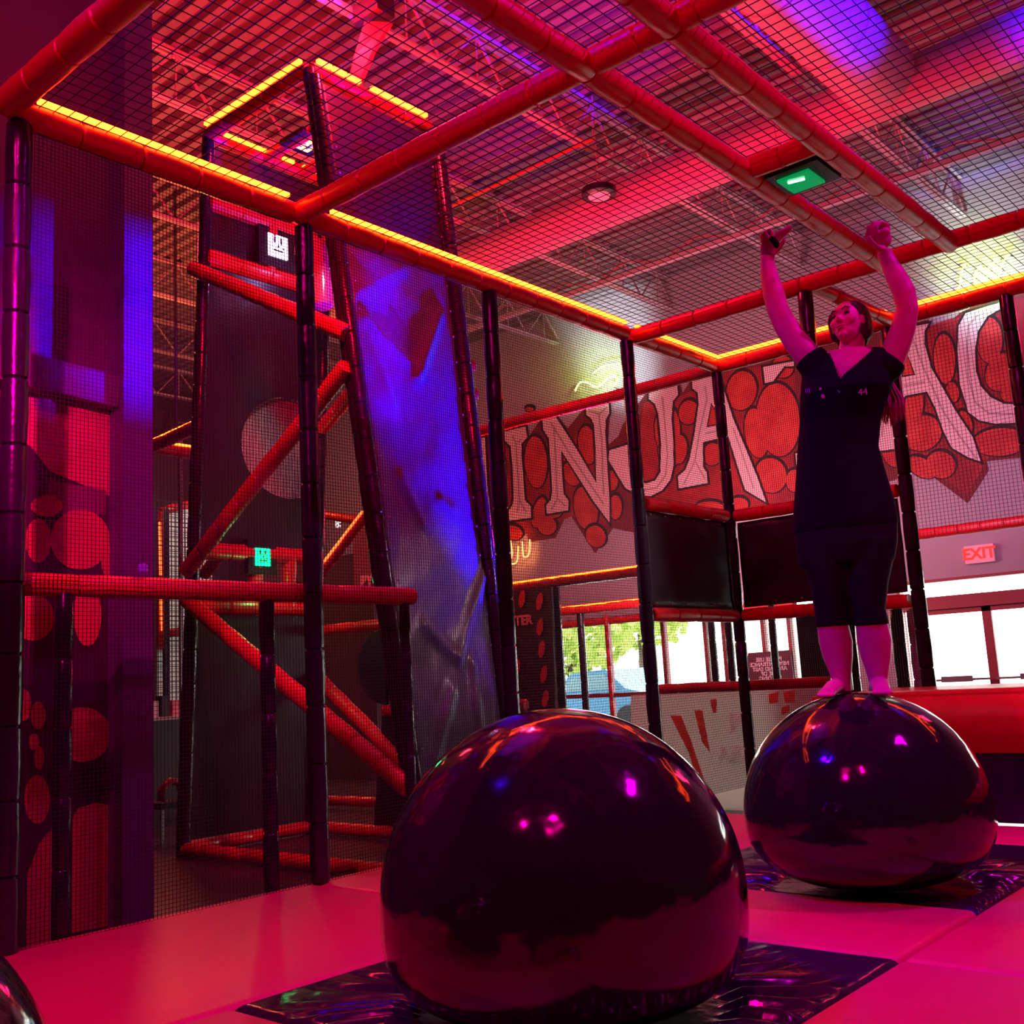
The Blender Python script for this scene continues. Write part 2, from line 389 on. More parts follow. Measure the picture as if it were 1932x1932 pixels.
# ------------------------------------------------------------------ far wall mural
def z1(p): return [(880+x/4.6, 640+y/4.6) for x, y in p]
def z2(p): return [(1260+x/5.682, 640+y/5.682) for x, y in p]
def z3(p): return [(1620+x/3.866, 480+y/3.866) for x, y in p]
PW = lambda d: dict(Y=YW-d)
mural = thing('wall_mural', 'painted mural of pale carved letters over red stones high on the far wall', 'mural', at(1400, 900, Y=YW))
field = z1([(100, 840), (300, 800), (315, 775), (530, 735), (545, 840), (650, 690), (785, 650), (880, 775), (1030, 590), (1255, 530), (1230, 920), (1320, 840)]) + [(1176, 800), (1222, 738), (1284, 718), (1288, 742), (1306, 712), (1360, 695), (1420, 690), (1490, 670), (1600, 640), (1730, 600), (1752, 598), (1748, 650), (1800, 600), (1812, 590), (1860, 568), (1990, 540), (1990, 860)] + \
    z3([(1206, 1480), (935, 1510), (950, 1575), (795, 1815), (500, 1590), (400, 1590), (330, 1600)]) + [(1690, 905), (1600, 930), (1500, 968), (1420, 980), (1380, 985), (1300, 975), (1235, 1010)] + \
    z1([(1560, 1700), (1275, 1640), (1118, 1860), (900, 1520), (870, 1520), (775, 1725), (540, 1762), (525, 1680), (490, 1725), (340, 1745), (120, 1760)])
s = MB(); s.prism([poly_px(field, PW(.004))], (0, -.004, 0)); s.build('painted_outline', 'mural_shade', mural)
stones = [  # cx, cy, rx, ry, rot in the photograph
 (1012, 870, 21, 50, -3), (1109, 838, 17, 37, -6), (1264, 846, 21, 37, 0), (1260, 808, 24, 46, 0), (1080, 892, 16, 24, -20), (1106, 957, 22, 42, -10), (1155, 905, 12, 20, 0), (1162, 955, 12, 24, 0),
 (965, 1003, 22, 15, 10), (1033, 990, 18, 18, 20), (1040, 967, 20, 10, 0), (945, 890, 9, 45, 0), (1018, 965, 12, 30, 15), (1300, 776, 18, 24, 10), (1283, 846, 14, 28, 5), (1345, 855, 18, 22, 10), (1400, 735, 28, 38, 10),
 (1428, 815, 22, 48, -8), (1469, 790, 41, 70, -4), (1478, 690, 20, 22, 0), (1455, 895, 30, 34, -15), (1500, 905, 16, 22, 0), (1395, 950, 18, 14, 0), (1340, 955, 26, 12, 0), (1125, 1010, 18, 22, -30), (1000, 770, 8, 5, 0), (1118, 770, 8, 16, 20),
 (1783, 675, 20, 48, -3), (1713, 760, 30, 62, 5), (1740, 815, 38, 34, -20), (1776, 875, 28, 26, 20), (1798, 738, 12, 20, -10), (1868, 640, 24, 44, 0), (1890, 700, 28, 38, 25), (1905, 740, 16, 18, 30), (1888, 832, 52, 27, -4),
 (1690, 840, 26, 40, 0), (1822, 795, 12, 24, -20), (1712, 700, 9, 20, -12), (1740, 880, 30, 18, 30), (1975, 760, 28, 60, 0), (1970, 830, 25, 20, 0), (1600, 800, 60, 90, 0), (1560, 920, 50, 30, 0)]
si = MB(); sg = MB(); sr = MB()
s = MB(); inner = []
for i, (cx, cy, rx, ry, ro) in enumerate(stones):
    e = .0001*i
    si = MB(); si.prism([poly_px(ell_px(cx, cy, rx+3.4, ry+3.4, ro), PW(.009+e))], (0, -.001, 0)); si.build('ink_line', 'mural_ink', mural)
    sr = MB(); sr.prism([poly_px(ell_px(cx-1, cy+2, rx, ry-1, ro), PW(.010+e))], (0, -.0012, 0)); sr.build('painted_stone', 'mural_stone', mural)
sg.prism([poly_px([(915+(x-915), y) for x, y in z1([(330, 960), (480, 900), (560, 850), (690, 900), (880, 960), (1000, 760), (1240, 1250), (1240, 1560), (1110, 1780), (930, 1530), (560, 1690), (350, 1690)])], PW(.0085))], (0, -.0006, 0))
sg.prism([poly_px([(1200, 860), (1215, 760), (1290, 745), (1375, 700), (1500, 680), (1500, 955), (1385, 965), (1200, 930)], PW(.0085))], (0, -.0006, 0))
sg.prism([poly_px([(1660, 640), (1735, 620), (1935, 560), (1985, 560), (1985, 850), (1865, 862), (1825, 935), (1750, 880), (1690, 890)], PW(.0085))], (0, -.0006, 0))
sg.build('ground_paint', 'mural_ground', mural)
LET = {
 'N1': [z1([(100, 865), (160, 850), (172, 1100), (185, 1270), (215, 1600), (120, 1610)])],
 'I': [z1([(315, 805), (515, 757), (528, 850), (480, 905), (476, 1000), (490, 1170), (510, 1400), (560, 1450), (563, 1548), (372, 1575), (368, 1490), (405, 1430), (412, 1330), (402, 1100), (385, 930), (325, 870)])],
 'N': [z1([(660, 705), (780, 680), (960, 960), (1130, 1250), (1120, 950), (1110, 750), (1085, 690), (1042, 655), (1040, 605), (1235, 555), (1240, 640), (1210, 700), (1205, 800), (1225, 1100), (1240, 1400), (1245, 1595), (1100, 1400), (820, 960), (830, 1180), (842, 1340), (885, 1400), (885, 1485), (700, 1515), (695, 1440), (735, 1390), (747, 1300), (735, 1100), (715, 860), (665, 780)])],
 'J': [z1([(1585, 470), (1830, 395), (1838, 480), (1790, 540), (1780, 700), (1795, 900), (1797, 1100), (1770, 1220), (1700, 1310), (1600, 1362), (1480, 1350), (1380, 1290), (1300, 1160), (1235, 1050), (1240, 965), (1400, 915), (1405, 1100), (1465, 1220), (1560, 1252), (1640, 1225), (1685, 1150), (1690, 900), (1665, 640), (1635, 560), (1585, 520)])],
 'A': [z2([(260, 450), (330, 430), (480, 380), (560, 420), (700, 850), (850, 1210), (960, 1480), (1055, 1750), (830, 1615), (760, 1400), (650, 1040), (520, 1068), (375, 1105), (378, 1370), (415, 1425), (430, 1540), (120, 1600), (110, 1470), (190, 1400), (235, 1280), (290, 1000), (330, 700), (320, 570), (265, 530)]), z2([(465, 680), (415, 945), (520, 925), (600, 905)])],
 'X': [z2([(1020, 300), (1350, 235), (1350, 290), (1250, 290), (1180, 380), (1130, 450), (1040, 470)])],
 'A2': [z3([(330, 540), (510, 505), (480, 560), (480, 650), (530, 830), (600, 950), (700, 1130), (830, 1330), (890, 1510), (800, 1480), (680, 1410), (620, 1290), (560, 1120), (500, 1000), (340, 1030), (260, 1200), (265, 1420), (80, 1440), (75, 1310), (150, 1150), (250, 900), (300, 700)]), z3([(350, 710), (415, 880), (310, 895)])],
 'C': [z3([(1120, 320), (870, 400), (780, 430), (730, 520), (722, 700), (740, 950), (775, 1060), (800, 1150), (880, 1210), (1000, 1235), (1180, 1225), (1170, 1095), (1060, 1090), (960, 1040), (890, 960), (855, 850), (848, 700), (870, 560), (940, 450), (1120, 350)])],
 'I2': [z2([(1370, 1225), (1415, 1210), (1408, 1370), (1380, 1360)])]}
def centroid(p): return sum(q[0] for q in p)/len(p), sum(q[1] for q in p)/len(p)
def offset(p, d):
    n = len(p); out = []; A = sum(p[i][0]*p[(i+1) % n][1]-p[(i+1) % n][0]*p[i][1] for i in range(n)); sg_ = 1 if A > 0 else -1
    for i in range(n):
        a = V(p[i-1]).to_2d() if False else V((p[i-1][0], p[i-1][1])); b = V((p[i][0], p[i][1])); c = V((p[(i+1) % n][0], p[(i+1) % n][1]))
        e1 = (b-a).normalized(); e2 = (c-b).normalized()
        n1 = V((e1.y, -e1.x)); n2 = V((e2.y, -e2.x)); m_ = (n1+n2)
        m_ = m_.normalized()/max(.45, math.sqrt(max(.01, (1+n1.dot(n2))/2))) if m_.length > .1 else n1
        q = b+m_*d*sg_; out.append((q.x, q.y))
    return out
for k, (nm, loops) in enumerate(LET.items()):
    s = MB(); s.prism([poly_px(offset(loops[0], 4.2), PW(.018+.0003*k))], (0, -.001, 0)); s.build('letter_outline', 'mural_ink', mural)
    s = MB(); s.prism([poly_px(l, PW(.024)) for l in loops], (0, -.003, 0)); s.build('letter', 'mural_letter', mural)
    if len(loops) > 1: s = MB(); s.prism([poly_px(offset(loops[1], -2.5), PW(.0265))], (0, -.001, 0)); s.build('letter_gap', 'mural_stone', mural)
# chiselled bevel lines on the letters
s = MB()
def stroke(mb, pts, wpx, d=.030):
    for a, b in zip(pts[:-1], pts[1:]):
        dx, dy = b[0]-a[0], b[1]-a[1]; L = math.hypot(dx, dy) or 1; nx, ny = -dy/L*wpx/2, dx/L*wpx/2
        mb.prism([poly_px([(a[0]+nx, a[1]+ny), (b[0]+nx, b[1]+ny), (b[0]-nx, b[1]-ny), (a[0]-nx, a[1]-ny)], PW(d))], (0, -.001, 0))
for pts in ([(400, 840), (430, 900), (445, 1150), (460, 1400), (440, 1500)], [(470, 870), (450, 900)], [(460, 1400), (520, 1500)], [(760, 760), (790, 1380), (740, 1480)], [(790, 1380), (860, 1450)], [(730, 720), (900, 1000), (1190, 1430)], [(1150, 650), (1175, 900), (1190, 1350)], [(1060, 620), (1150, 650), (1220, 590)],
            [(1700, 500), (1720, 700), (1745, 1000), (1730, 1180), (1650, 1290), (1540, 1310)]): stroke(s, z1(pts), 3.2)
for pts in ([(400, 500), (420, 640), (340, 1000), (290, 1300), (170, 1560)], [(290, 1300), (400, 1500)], [(700, 950), (820, 1300), (920, 1600)], [(400, 1010), (530, 985), (650, 985)]): stroke(s, z2(pts), 3)
for pts in ([(390, 600), (470, 820), (620, 1150), (740, 1330), (860, 1490)], [(330, 960), (480, 930)], [(870, 440), (800, 520), (790, 700), (800, 900), (850, 1080), (950, 1160), (1160, 1165)], [(180, 1180), (170, 1330)]): stroke(s, z3(pts), 3.5)
s.build('bevel_line', 'mural_bevel', mural)
# neon scribbles on the far wall
def neon(label, strokes, mt, cat='neon sign'):
    pts0 = strokes[0]; c = at(*pts0[0], Y=YW-.12); t = thing('neon_sign', label, cat, c)
    for st in strokes:
        P = [at(x, y, Y=YW-.12) for x, y in st]
        Q = []
        for i in range(len(P)-1):
            p0 = P[max(i-1, 0)]; p1 = P[i]; p2 = P[i+1]; p3 = P[min(i+2, len(P)-1)]
            for k in range(5):
                u = k/5; Q.append(.5*((2*p1)+(p2-p0)*u+(2*p0-5*p1+4*p2-p3)*u*u+(3*p1-p0-3*p2+p3)*u**3))
        Q.append(P[-1]); s = MB(); s.tube(Q, .014, 8); s.build('neon_tube', mt, t, smooth=True)
        for q_ in (Q[0], Q[-1]): s = MB(); s.bar(q_, V((q_.x, YW+.005, q_.z)), .012); s.build('bracket', 'steel', t)
    return c
neon('lime neon script glowing above the letter N, half hidden by the red rail', [[(1085, 738), (1094, 722), (1108, 722), (1128, 730), (1150, 712), (1166, 716), (1156, 730)], [(1118, 705), (1140, 690), (1170, 686)]], 'neon_lime')
neon('lime neon script above the letter C at the right end', [[(1822, 500), (1814, 512), (1812, 535), (1806, 552)], [(1852, 500), (1838, 520), (1842, 545), (1830, 552)], [(1885, 487), (1866, 505), (1862, 530), (1872, 545), (1850, 550)], [(1905, 480), (1890, 500), (1880, 540)]], 'neon_lime')
neon('orange neon squiggle on the wall beneath the letter I', [[(963, 1020), (966, 1045), (962, 1062), (975, 1060), (978, 1030)], [(985, 1022), (988, 1050), (998, 1045), (1000, 1018)]], 'neon_orange')
for px, py, e, col in ((1135, 700, 55, (.60, 1, .12)), (1860, 520, 75, (.62, 1, .12)), (975, 1040, 16, (1, .25, .05))):
    lamp('neon_glow', 'SPOT', at(px, py, Y=YW-.60), at(px, py, Y=YW), e*2.6, col, .08, spot=100, blend=1)
lamp('uplight_wall_left', 'SPOT', at(1150, 900, Y=YW-1.9), at(1165, 655, Y=YW), 1700, (.80, 1, 1), .2, spot=34, blend=1)
lamp('uplight_wall_right', 'SPOT', at(1850, 800, Y=YW-1.9), at(1850, 470, Y=YW), 900, (.82, 1, .98), .2, spot=38, blend=1)
lamp('mural_wash', 'AREA', (-8.0, YW-3.2, 2.4), (-8.0, YW, 4.2), 130, (1, .50, .56), 1.6)
lamp('mural_wash_right', 'AREA', (-4.2, YW-3.2, 3.0), (-4.2, YW, 3.8), 42, (.75, .45, .85), 1.2)
# ------------------------------------------------------------------ outside
s = MB(); s.box((-40, YW+.3, ZF-.1), (12, YW+40, ZF-.02)); tag(s.build('parking_lot', 'asphalt'), 'pale sunlit ground outside the shop windows', 'ground', kind='structure')
def tree(loc, h, r, label):
    t = thing('tree', label, 'tree', loc, 'trees outside the shop windows')
    s = MB(); s.tube([V(loc), V(loc)+V((0, 0, h*.6))], [.18, .1], 8); s.build('trunk', 'bark', t, smooth=True)
    s = MB()
    for i in range(900):
        d = V((random.gauss(0, 1), random.gauss(0, 1), random.gauss(0, 1))).normalized()*r*random.uniform(.35, 1)**.6
        p = V(loc)+V((0, 0, h*.72))+V((d.x, d.y, d.z*.8)); a = V((random.uniform(-1, 1), random.uniform(-1, 1), random.uniform(-1, 1))).normalized()*.16; b = a.orthogonal().normalized()*.12
        s.add([p-a, p+b, p+a, p-b], [(0, 1, 2, 3)])
    o = s.build('foliage', 'foliage', t, fix=False); o['kind'] = 'stuff'
tree(at(1110, 1290, Y=YW+7)*1+V((0, 0, 0)) if False else V((at(1080, 1260, Y=YW+6).x, YW+6, ZF)), 3.6, 1.75, 'green leafy tree seen through the leftmost panes')
tree(V((at(1215, 1260, Y=YW+11).x, YW+11, ZF)), 4.4, 1.7, 'green leafy tree behind the parked car')
cx = at(1125, 1290, Y=YW+3.0).x
t = thing('car', 'blue car parked outside the left shop windows', 'car', (cx, YW+3, ZF))
s = MB(); x0, x1 = cx-1.0, cx+1.5; yc = YW+2.6
prof = [(x0, .05), (x0, .50), (x0+.25, .58), (x0+.65, .93), (x0+1.55, .98), (x0+2.0, .62), (x1, .52), (x1, .05)]
s.prism([[V((x, yc, ZF+.25+z*1.1)) for x, z in prof]], (0, 1.6, 0)); s.build('body', 'car_blue', t)
s = MB(); s.prism([[V((x, yc-.01, ZF+.25+z*1.1)) for x, z in ((x0+.35, .60), (x0+.7, .87), (x0+1.5, .91), (x0+1.85, .62))]], (0, -.01, 0)); s.build('side_window', 'car_glass', t)
for wx in (x0+.45, x1-.45):
    s = MB(); s.tube([(wx, yc-.03, ZF+.30), (wx, yc+.18, ZF+.30)], .30, 24); s.build('wheel', 'black_plastic', t, smooth='auto')
# ------------------------------------------------------------------ cage around the balls
X0, YA, YB1, YC, YD, YE, ZB = -4.2, 1.80, 3.31, 4.80, 6.32, 7.60, 3.37
def post(label, x, y, z0, z1_, r=.048, group='black padded posts of the cage'):
    return padded('padded_post', label, 'post', (x, y, z0), (x, y, z1_), r, 'black_vinyl', group)
post('thick black padded post at the far left edge of the frame', X0, YA+.06, 0, ZB-.05, .052)
post('black padded post beside the tower, second from the left', X0, YB1+.04, 0, ZB-.05)
post('black padded post at the right edge of the purple slab', X0, YC, 0, ZB-.05)
post('black padded post left of the letter J', X0, YD-.02, 0, ZB-.05)
post('black padded post at the inner corner under the bent red beam', X0, YE, 0, ZB-.05, .045)
post('black padded post to the right behind the climbing woman', -2.76, YE, 0, ZB-.05, .05)
post('short black padded post right behind the woman, topped by a red beam', -2.84, 6.4, .72, ZB-.05, .05)
post('black padded post cut by the right edge of the frame', at(1918, 700, Y=YE).x, YE, .7, ZB-.03, .05)
LG = 'red padded beams of the cage roof'
L1 = (.046, 0, .062)
def beam(label, a, b, led=None, r=.058, **k): return padded('padded_beam', label, 'beam', a, b, r, 'red_vinyl', LG, led, **k)
beam('red padded beam with a bright light strip, leftmost over the railing', (X0, YA+.03, ZB), (X0, YB1-.03, ZB), L1, led_range=(.06, .96))
beam('red padded beam with a bright light strip crossing in front of the dark tower', (X0, YB1+.03, ZB), (X0, YD-.03, ZB), L1, led_range=(.055, .985))
beam('short red padded beam with light strip running to the inner corner', (X0, YD+.03, ZB), (X0, YE, ZB), L1)
beam('red padded beam with light strip on the far side, left part behind the woman', (X0, YE, ZB), (-2.72, YE, ZB), (0, -.046, .062), led_range=(.03, .99))
beam('red padded beam with light strip at the right edge behind the raised arm', (-2.72, YE, ZB), (.5, YE, ZB), (0, -.046, .062))
beam('red padded beam over the top left corner', (X0, YA, ZB+.02), (1.0, YA, ZB+.02), r=.062)
beam('long red padded beam rising from the light strip to the top edge', (X0, YB1, ZB), (1.2, YB1, ZB))
beam('red padded beam passing behind the raised hands', (X0, 6.40, ZB), (1.2, 6.40, ZB))
beam('left red padded monkey bar beam ending at the raised fist', (-2.30, YB1, ZB-.02), (-2.30, 6.40, ZB-.02))
beam('right red padded monkey bar beam, the one nearest the blue duct', (-1.89, YB1, ZB-.02), (-1.89, 6.40, ZB-.02))
beam('red padded beam at the top edge left of the crossing', (-2.30, 1.80, ZB-.02), (-2.30, YB1, ZB-.02))
beam('red padded beam at the top edge right of the crossing', (-1.89, 1.80, ZB-.02), (-1.89, YB1, ZB-.02))
beam('short red padded cross beam above the green lit button', (-2.30, 4.62, ZB-.01), (-1.89, 4.62, ZB-.01), r=.055)
beam('short red padded beam above the woman\'s head', (-2.80, 6.40, ZB-.01), (-2.72, YE, ZB-.01), r=.05)
beam('red padded rail running left behind the cage corner', (-6.9, YE, ZB-.02), (X0-.05, YE, ZB-.02), r=.052)
RG = 'red padded rails of the cage sides'
def rail(label, a, b, r=.05): return padded('padded_rail', label, 'rail', a, b, r, 'red_vinyl', RG)
rail('red padded rail on top of the left black cage panel', (X0, YD+.05, 2.11), (X0, YE-.06, 2.11))
rail('red padded rail under the left black cage panel', (X0, YD+.04, 1.31), (X0, YE-.05, 1.31))
rail('red padded rail on top of the black panel behind the woman', (X0+.05, YE, 2.11), (-2.82, YE, 2.11))
rail('red padded rail under the black panel behind the woman', (X0+.05, YE, 1.31), (-2.82, YE, 1.31))
rail('low red padded rail above the grey banner', (-5.15, YE+.11, .76), (-3.53, YE+.11, .76), r=.042)
# black snap panels
def panel(label, org, ux, w_, h_, nrm):
    org = V(org); ux = V(ux); t = thing('vinyl_panel', label, 'panel', org, 'black vinyl panels of the cage'); s = MB(); nx, nz = 24, 12; vs = []
    for j in range(nz+1):
        for i in range(nx+1):
            vs.append(org+ux*(w_*i/nx)+V((0, 0, h_*j/nz))+V(nrm)*(.010*noise.noise(V((i*.31, j*.4, w_)))))
    fs = [(j*(nx+1)+i, j*(nx+1)+i+1, (j+1)*(nx+1)+i+1, (j+1)*(nx+1)+i) for j in range(nz) for i in range(nx)]
    s.add(vs, fs); o = s.build('sheet', 'panel_vinyl', t, smooth=True, fix=False)
    md = o.modifiers.new('thick', 'SOLIDIFY'); md.thickness = .006
    for i in range(6):
        for z in (.03, h_-.03):
            c = org+ux*(w_*(i+.3)/6)+V((0, 0, z))+V(nrm)*.014; s = MB(); s.ell(c, .009, .009, .009, n=8); s.build('snap', 'steel', t, smooth=True)
panel('black vinyl panel on the cage side left of the corner post', (X0+.0, YD+.04, 1.36), (0, 1, 0), YE-YD-.10, .70, (1, 0, 0))
panel('black vinyl panel on the far cage side behind the woman', (X0+.06, YE, 1.372), (1, 0, 0), 1.31, .68, (0, -1, 0))
# nets
NG = 'black netting stretched over the cage'
C, T = .0175, .0021
net('cage_net', 'fine black net between the far left post and the second post', (X0, YA+.125, 0), (0, 1, 0), (0, 0, 1), YB1-YA-.145, ZB-.06, C, T, group=NG)
net('cage_net', 'fine black net in front of the tower and purple slab', (X0, YB1+.08, 0), (0, 1, 0), (0, 0, 1), YC-YB1-.12, ZB-.06, C, T, group=NG)
net('cage_net', 'fine black net in front of the letters I and N', (X0, YC+.055, 0), (0, 1, 0), (0, 0, 1), YD-YC-.13, ZB-.06, C, T, group=NG)
net('cage_net', 'fine black net over the letters J and A at the corner', (X0, YD+.04, 2.15), (0, 1, 0), (0, 0, 1), YE-YD-.08, ZB-2.2, C, T, group=NG)
net('cage_net', 'fine black net under the left black panel', (X0, YD+.04, 0), (0, 1, 0), (0, 0, 1), YE-YD-.08, 1.27, C, T, group=NG)
net('cage_net', 'fine black net on the far side left of the woman', (X0+.05, YE, 2.15), (1, 0, 0), (0, 0, 1), 1.33, ZB-2.2, C, T, group=NG)
net('cage_net', 'fine black net low on the far side behind the woman\'s legs', (X0+.05, YE, 0), (1, 0, 0), (0, 0, 1), 1.33, 1.27, C, T, group=NG)
net('cage_net', 'fine black net over the letters A and C on the right', (-2.70, YE, 1.75), (1, 0, 0), (0, 0, 1), at(1918, 700, Y=YE).x-.06+2.70, ZB-1.8, .026, .0022, group=NG)
net('roof_net', 'wide meshed black net forming the roof of the cage', (X0, YA, ZB+.035), (1, 0, 0), (0, 1, 0), 4.6, YE-YA, .060, .0031)
# ------------------------------------------------------------------ floor mats and ledge
def mat_box(name, label, x0, x1, y0, y1, z1_, mt, cat='mat', group=None, bev=.03, folds=None, z0=ZF):
    b = bmesh.new(); bmesh.ops.create_cube(b, size=1)
    for v in b.verts: v.co = V((x0 if v.co.x < 0 else x1, y0 if v.co.y < 0 else y1, z0 if v.co.z < 0 else z1_))
    bmesh.ops.bevel(b, geom=[e for e in b.edges], offset=bev, segments=4, profile=.5, affect='EDGES')
    me = bpy.data.meshes.new(name); b.to_mesh(me); b.free()
    me.polygons.foreach_set('use_smooth', [True]*len(me.polygons))
    return tag(link(name, me, mt), label, cat, group)
PG = 'red vinyl floor mats'
e = .004
mat_box('floor_mat', 'large pink lit red floor mat at the left front', -4.27, -2.84-e, .2, 3.32, 0, 'pink_mat', group=PG)
mat_box('floor_mat', 'red floor mat behind the left large one, reaching the posts', -4.27, -2.84-e, 3.32+e, 6.1, 0, 'pink_mat', group=PG)
mat_box('floor_mat', 'red floor mat strip between the two black ball mats', -2.84, -1.39-e, 3.32+e, 4.08-e, 0, 'pink_mat', group=PG)
mat_box('floor_mat', 'red floor mat in the far strip before the ledge', -2.84, 1.6, 5.50+e, 6.1, 0, 'pink_mat', group=PG)
mat_box('floor_mat', 'magenta lit floor mat at the lower right corner', -1.39, 1.6, 1.0, 3.32, 0, 'pink_mat', group=PG)
mat_box('floor_mat', 'magenta lit floor mat right of the rear ball', -1.39, 1.6, 3.32+e, 5.50, 0, 'pink_mat', group=PG)
mat_box('floor_mat', 'red floor mat in front of the nearest black mat', -2.84, -1.39-e, .2, 1.93-e, 0, 'pink_mat', group=PG)
# black mats whose cover puckers around each ball
def pucker_mat(label, x0, x1, y0, y1, bc, br):
    n = 150; vs = []; fs = []
    for j in range(n+1):
        for i in range(n+1):
            x = x0+(x1-x0)*i/n; y = y0+(y1-y0)*j/n; dx, dy = x-bc.x, y-bc.y; r = math.hypot(dx, dy); a = math.atan2(dy, dx)
            ed = min(x-x0, x1-x, y-y0, y1-y)
            amp = .019*max(0, 1-abs(r-br)/.42)*min(1, ed/.05)
            z = amp*(math.sin(a*46+3*math.sin(a*5))+.5*math.sin(a*71))+.006*noise.noise(V((x*4, y*4, 0)))*min(1, ed/.08)
            z -= .02*max(0, 1-ed/.03)**2
            ins = max(0, min(1, (br+.05-r)/.08)); z = z*(1-ins)-.006*ins      # pressed flat under the ball
            vs.append((x, y, z+.002))
    for j in range(n):
        for i in range(n): fs.append((j*(n+1)+i, j*(n+1)+i+1, (j+1)*(n+1)+i+1, (j+1)*(n+1)+i))
    ring = [j*(n+1) for j in range(n+1)]
    s = MB(); s.add(vs, fs); s.box((x0+.002, y0+.002, ZF), (x1-.002, y1-.002, -.022))
    return tag(s.build('ball_mat', 'black_mat', None, smooth=True, fix=False), label, 'mat', 'black mats under the balls')
BR, BR2, PD = .512, .490, 4.70
bF = O+ray(1040, 1338)*(3.13/ray(1040, 1338).to_2d().length); bB = O+ray(1610, 1306)*(PD/ray(1610, 1306).to_2d().length)
zF, zB = bF.z-BR-.012, bB.z-BR2-.012
pucker_mat('black puckered mat under the front ball', -2.84, -1.39, 1.93, 3.32, V((bF.x, bF.y, 0)), .44)
pucker_mat('black puckered mat with a blue sheen under the rear ball', -2.84, -1.39, 4.08, 5.50, V((bB.x, bB.y, 0)), .42)
def ball(label, c, r, zc):
    b = bmesh.new(); bmesh.ops.create_uvsphere(b, u_segments=96, v_segments=64, radius=r)
    for v in b.verts:
        n_ = noise.noise(v.co*1.6+V((c.x*3, c.y, 0)))*.006+noise.noise(v.co*4.5)*.0016
        v.co *= 1+n_
        if v.co.z < 0:                                      # the lower half sags onto its mat
            t_ = min(.999, -v.co.z/r); e_ = 3.4 if r > .5 else 2.5; f_ = min(4, (1-t_**e_)**(1/e_)/max(.02, math.sqrt(1-t_*t_)))
            v.co.x *= f_; v.co.y *= f_; v.co.z *= (zc+.004)/r
    for v in b.verts: v.co.z += .012
    me = bpy.data.meshes.new('giant_ball'); b.to_mesh(me); b.free(); me.polygons.foreach_set('use_smooth', [True]*len(me.polygons))
    o = link('giant_ball', me, 'ball_rubber'); o.location = (c.x, c.y, zc)
    # valve as a part
    s = MB(); d = V((.62, -.70, -.05)).normalized(); p = o.location+d*(r*1.0); s.tube([p-d*.004, p+d*.006], .014, 14)
    pl = s.build('valve', 'black_plastic', o)
    return tag(o, label, 'ball', 'giant black inflatable balls')
ball('giant glossy black ball in front, standing on the nearest black mat', bF, BR, zF)
ball('giant glossy black ball with the woman standing on it', bB, BR2, zB)
cL = O+ray(-480, 1932)*(2.3/ray(-480, 1932).to_2d().length)
ball('giant ball barely showing at the lower left corner', V((cL.x, cL.y, 0)), .5, .12)
# padded ledge on the right
t = thing('padded_ledge', 'red padded ledge behind the rear ball at the right edge', 'ledge', (-2.9, 6.15, 0))
s = MB(); s.box((-2.95, 6.17, 0), (2.4, 7.50, .37)); s.build('base', 'black_vinyl', t)
b = bmesh.new(); bmesh.ops.create_cube(b, size=1)
for v in b.verts: v.co = V((-2.98 if v.co.x < 0 else 2.45, 6.13 if v.co.y < 0 else 7.52, .37 if v.co.z < 0 else .705))
bmesh.ops.bevel(b, geom=b.edges[:], offset=.03, segments=4, affect='EDGES'); me = bpy.data.meshes.new('pad'); b.to_mesh(me); b.free(); me.polygons.foreach_set('use_smooth', [True]*len(me.polygons)); link('pad', me, 'red_vinyl', t)
# ------------------------------------------------------------------ woman on the rear ball
nP = V((-bB.x, -bB.y, 0)).normalized(); rP = V((-nP.y, nP.x, 0)).normalized()
if rP.dot(rt0) < 0: rP = -rP
KP = PD/F
def pt(x, y, d=0.0):
    r_ = ray(x, y); base = V((bB.x, bB.y, 0))+nP*d; t_ = nP.dot(base-O)/nP.dot(r_); return O+r_*t_
def pxy(p):
    q = V(p)-O; w_ = q.dot(fw); return 966+F*q.dot(rt)/w_, 966-F*q.dot(up)/w_
def lathe_px(mb, rows, n=28, d=0):
    """rows: y, left px, right px, half depth m, depth shift"""
    vs = []; fs = []
    for (y, l, r, b_, ds) in rows:
        c = pt((l+r)/2, y, d+ds); a = (r-l)/2*KP
        for k in range(n):
            t_ = 2*math.pi*k/n; vs.append(c+rP*math.cos(t_)*a+nP*math.sin(t_)*b_)
    for i in range(len(rows)-1):
        for k in range(n): fs.append((i*n+k, i*n+(k+1) % n, (i+1)*n+(k+1) % n, (i+1)*n+k))
    fs += [tuple(range(n))[::-1], tuple(range(len(vs)-n, len(vs)))]; mb.add(vs, fs)
MR = Matrix((rP, nP, V((0, 0, 1)))).transposed()
def E(mb, x, y, d, a, b_, c, rot=0, tilt=0, n=20):
    mb.ell(pt(x, y, d), a, b_, c, MR@Matrix.Rotation(R(rot), 3, 'Y')@Matrix.Rotation(R(tilt), 3, 'X'), n)
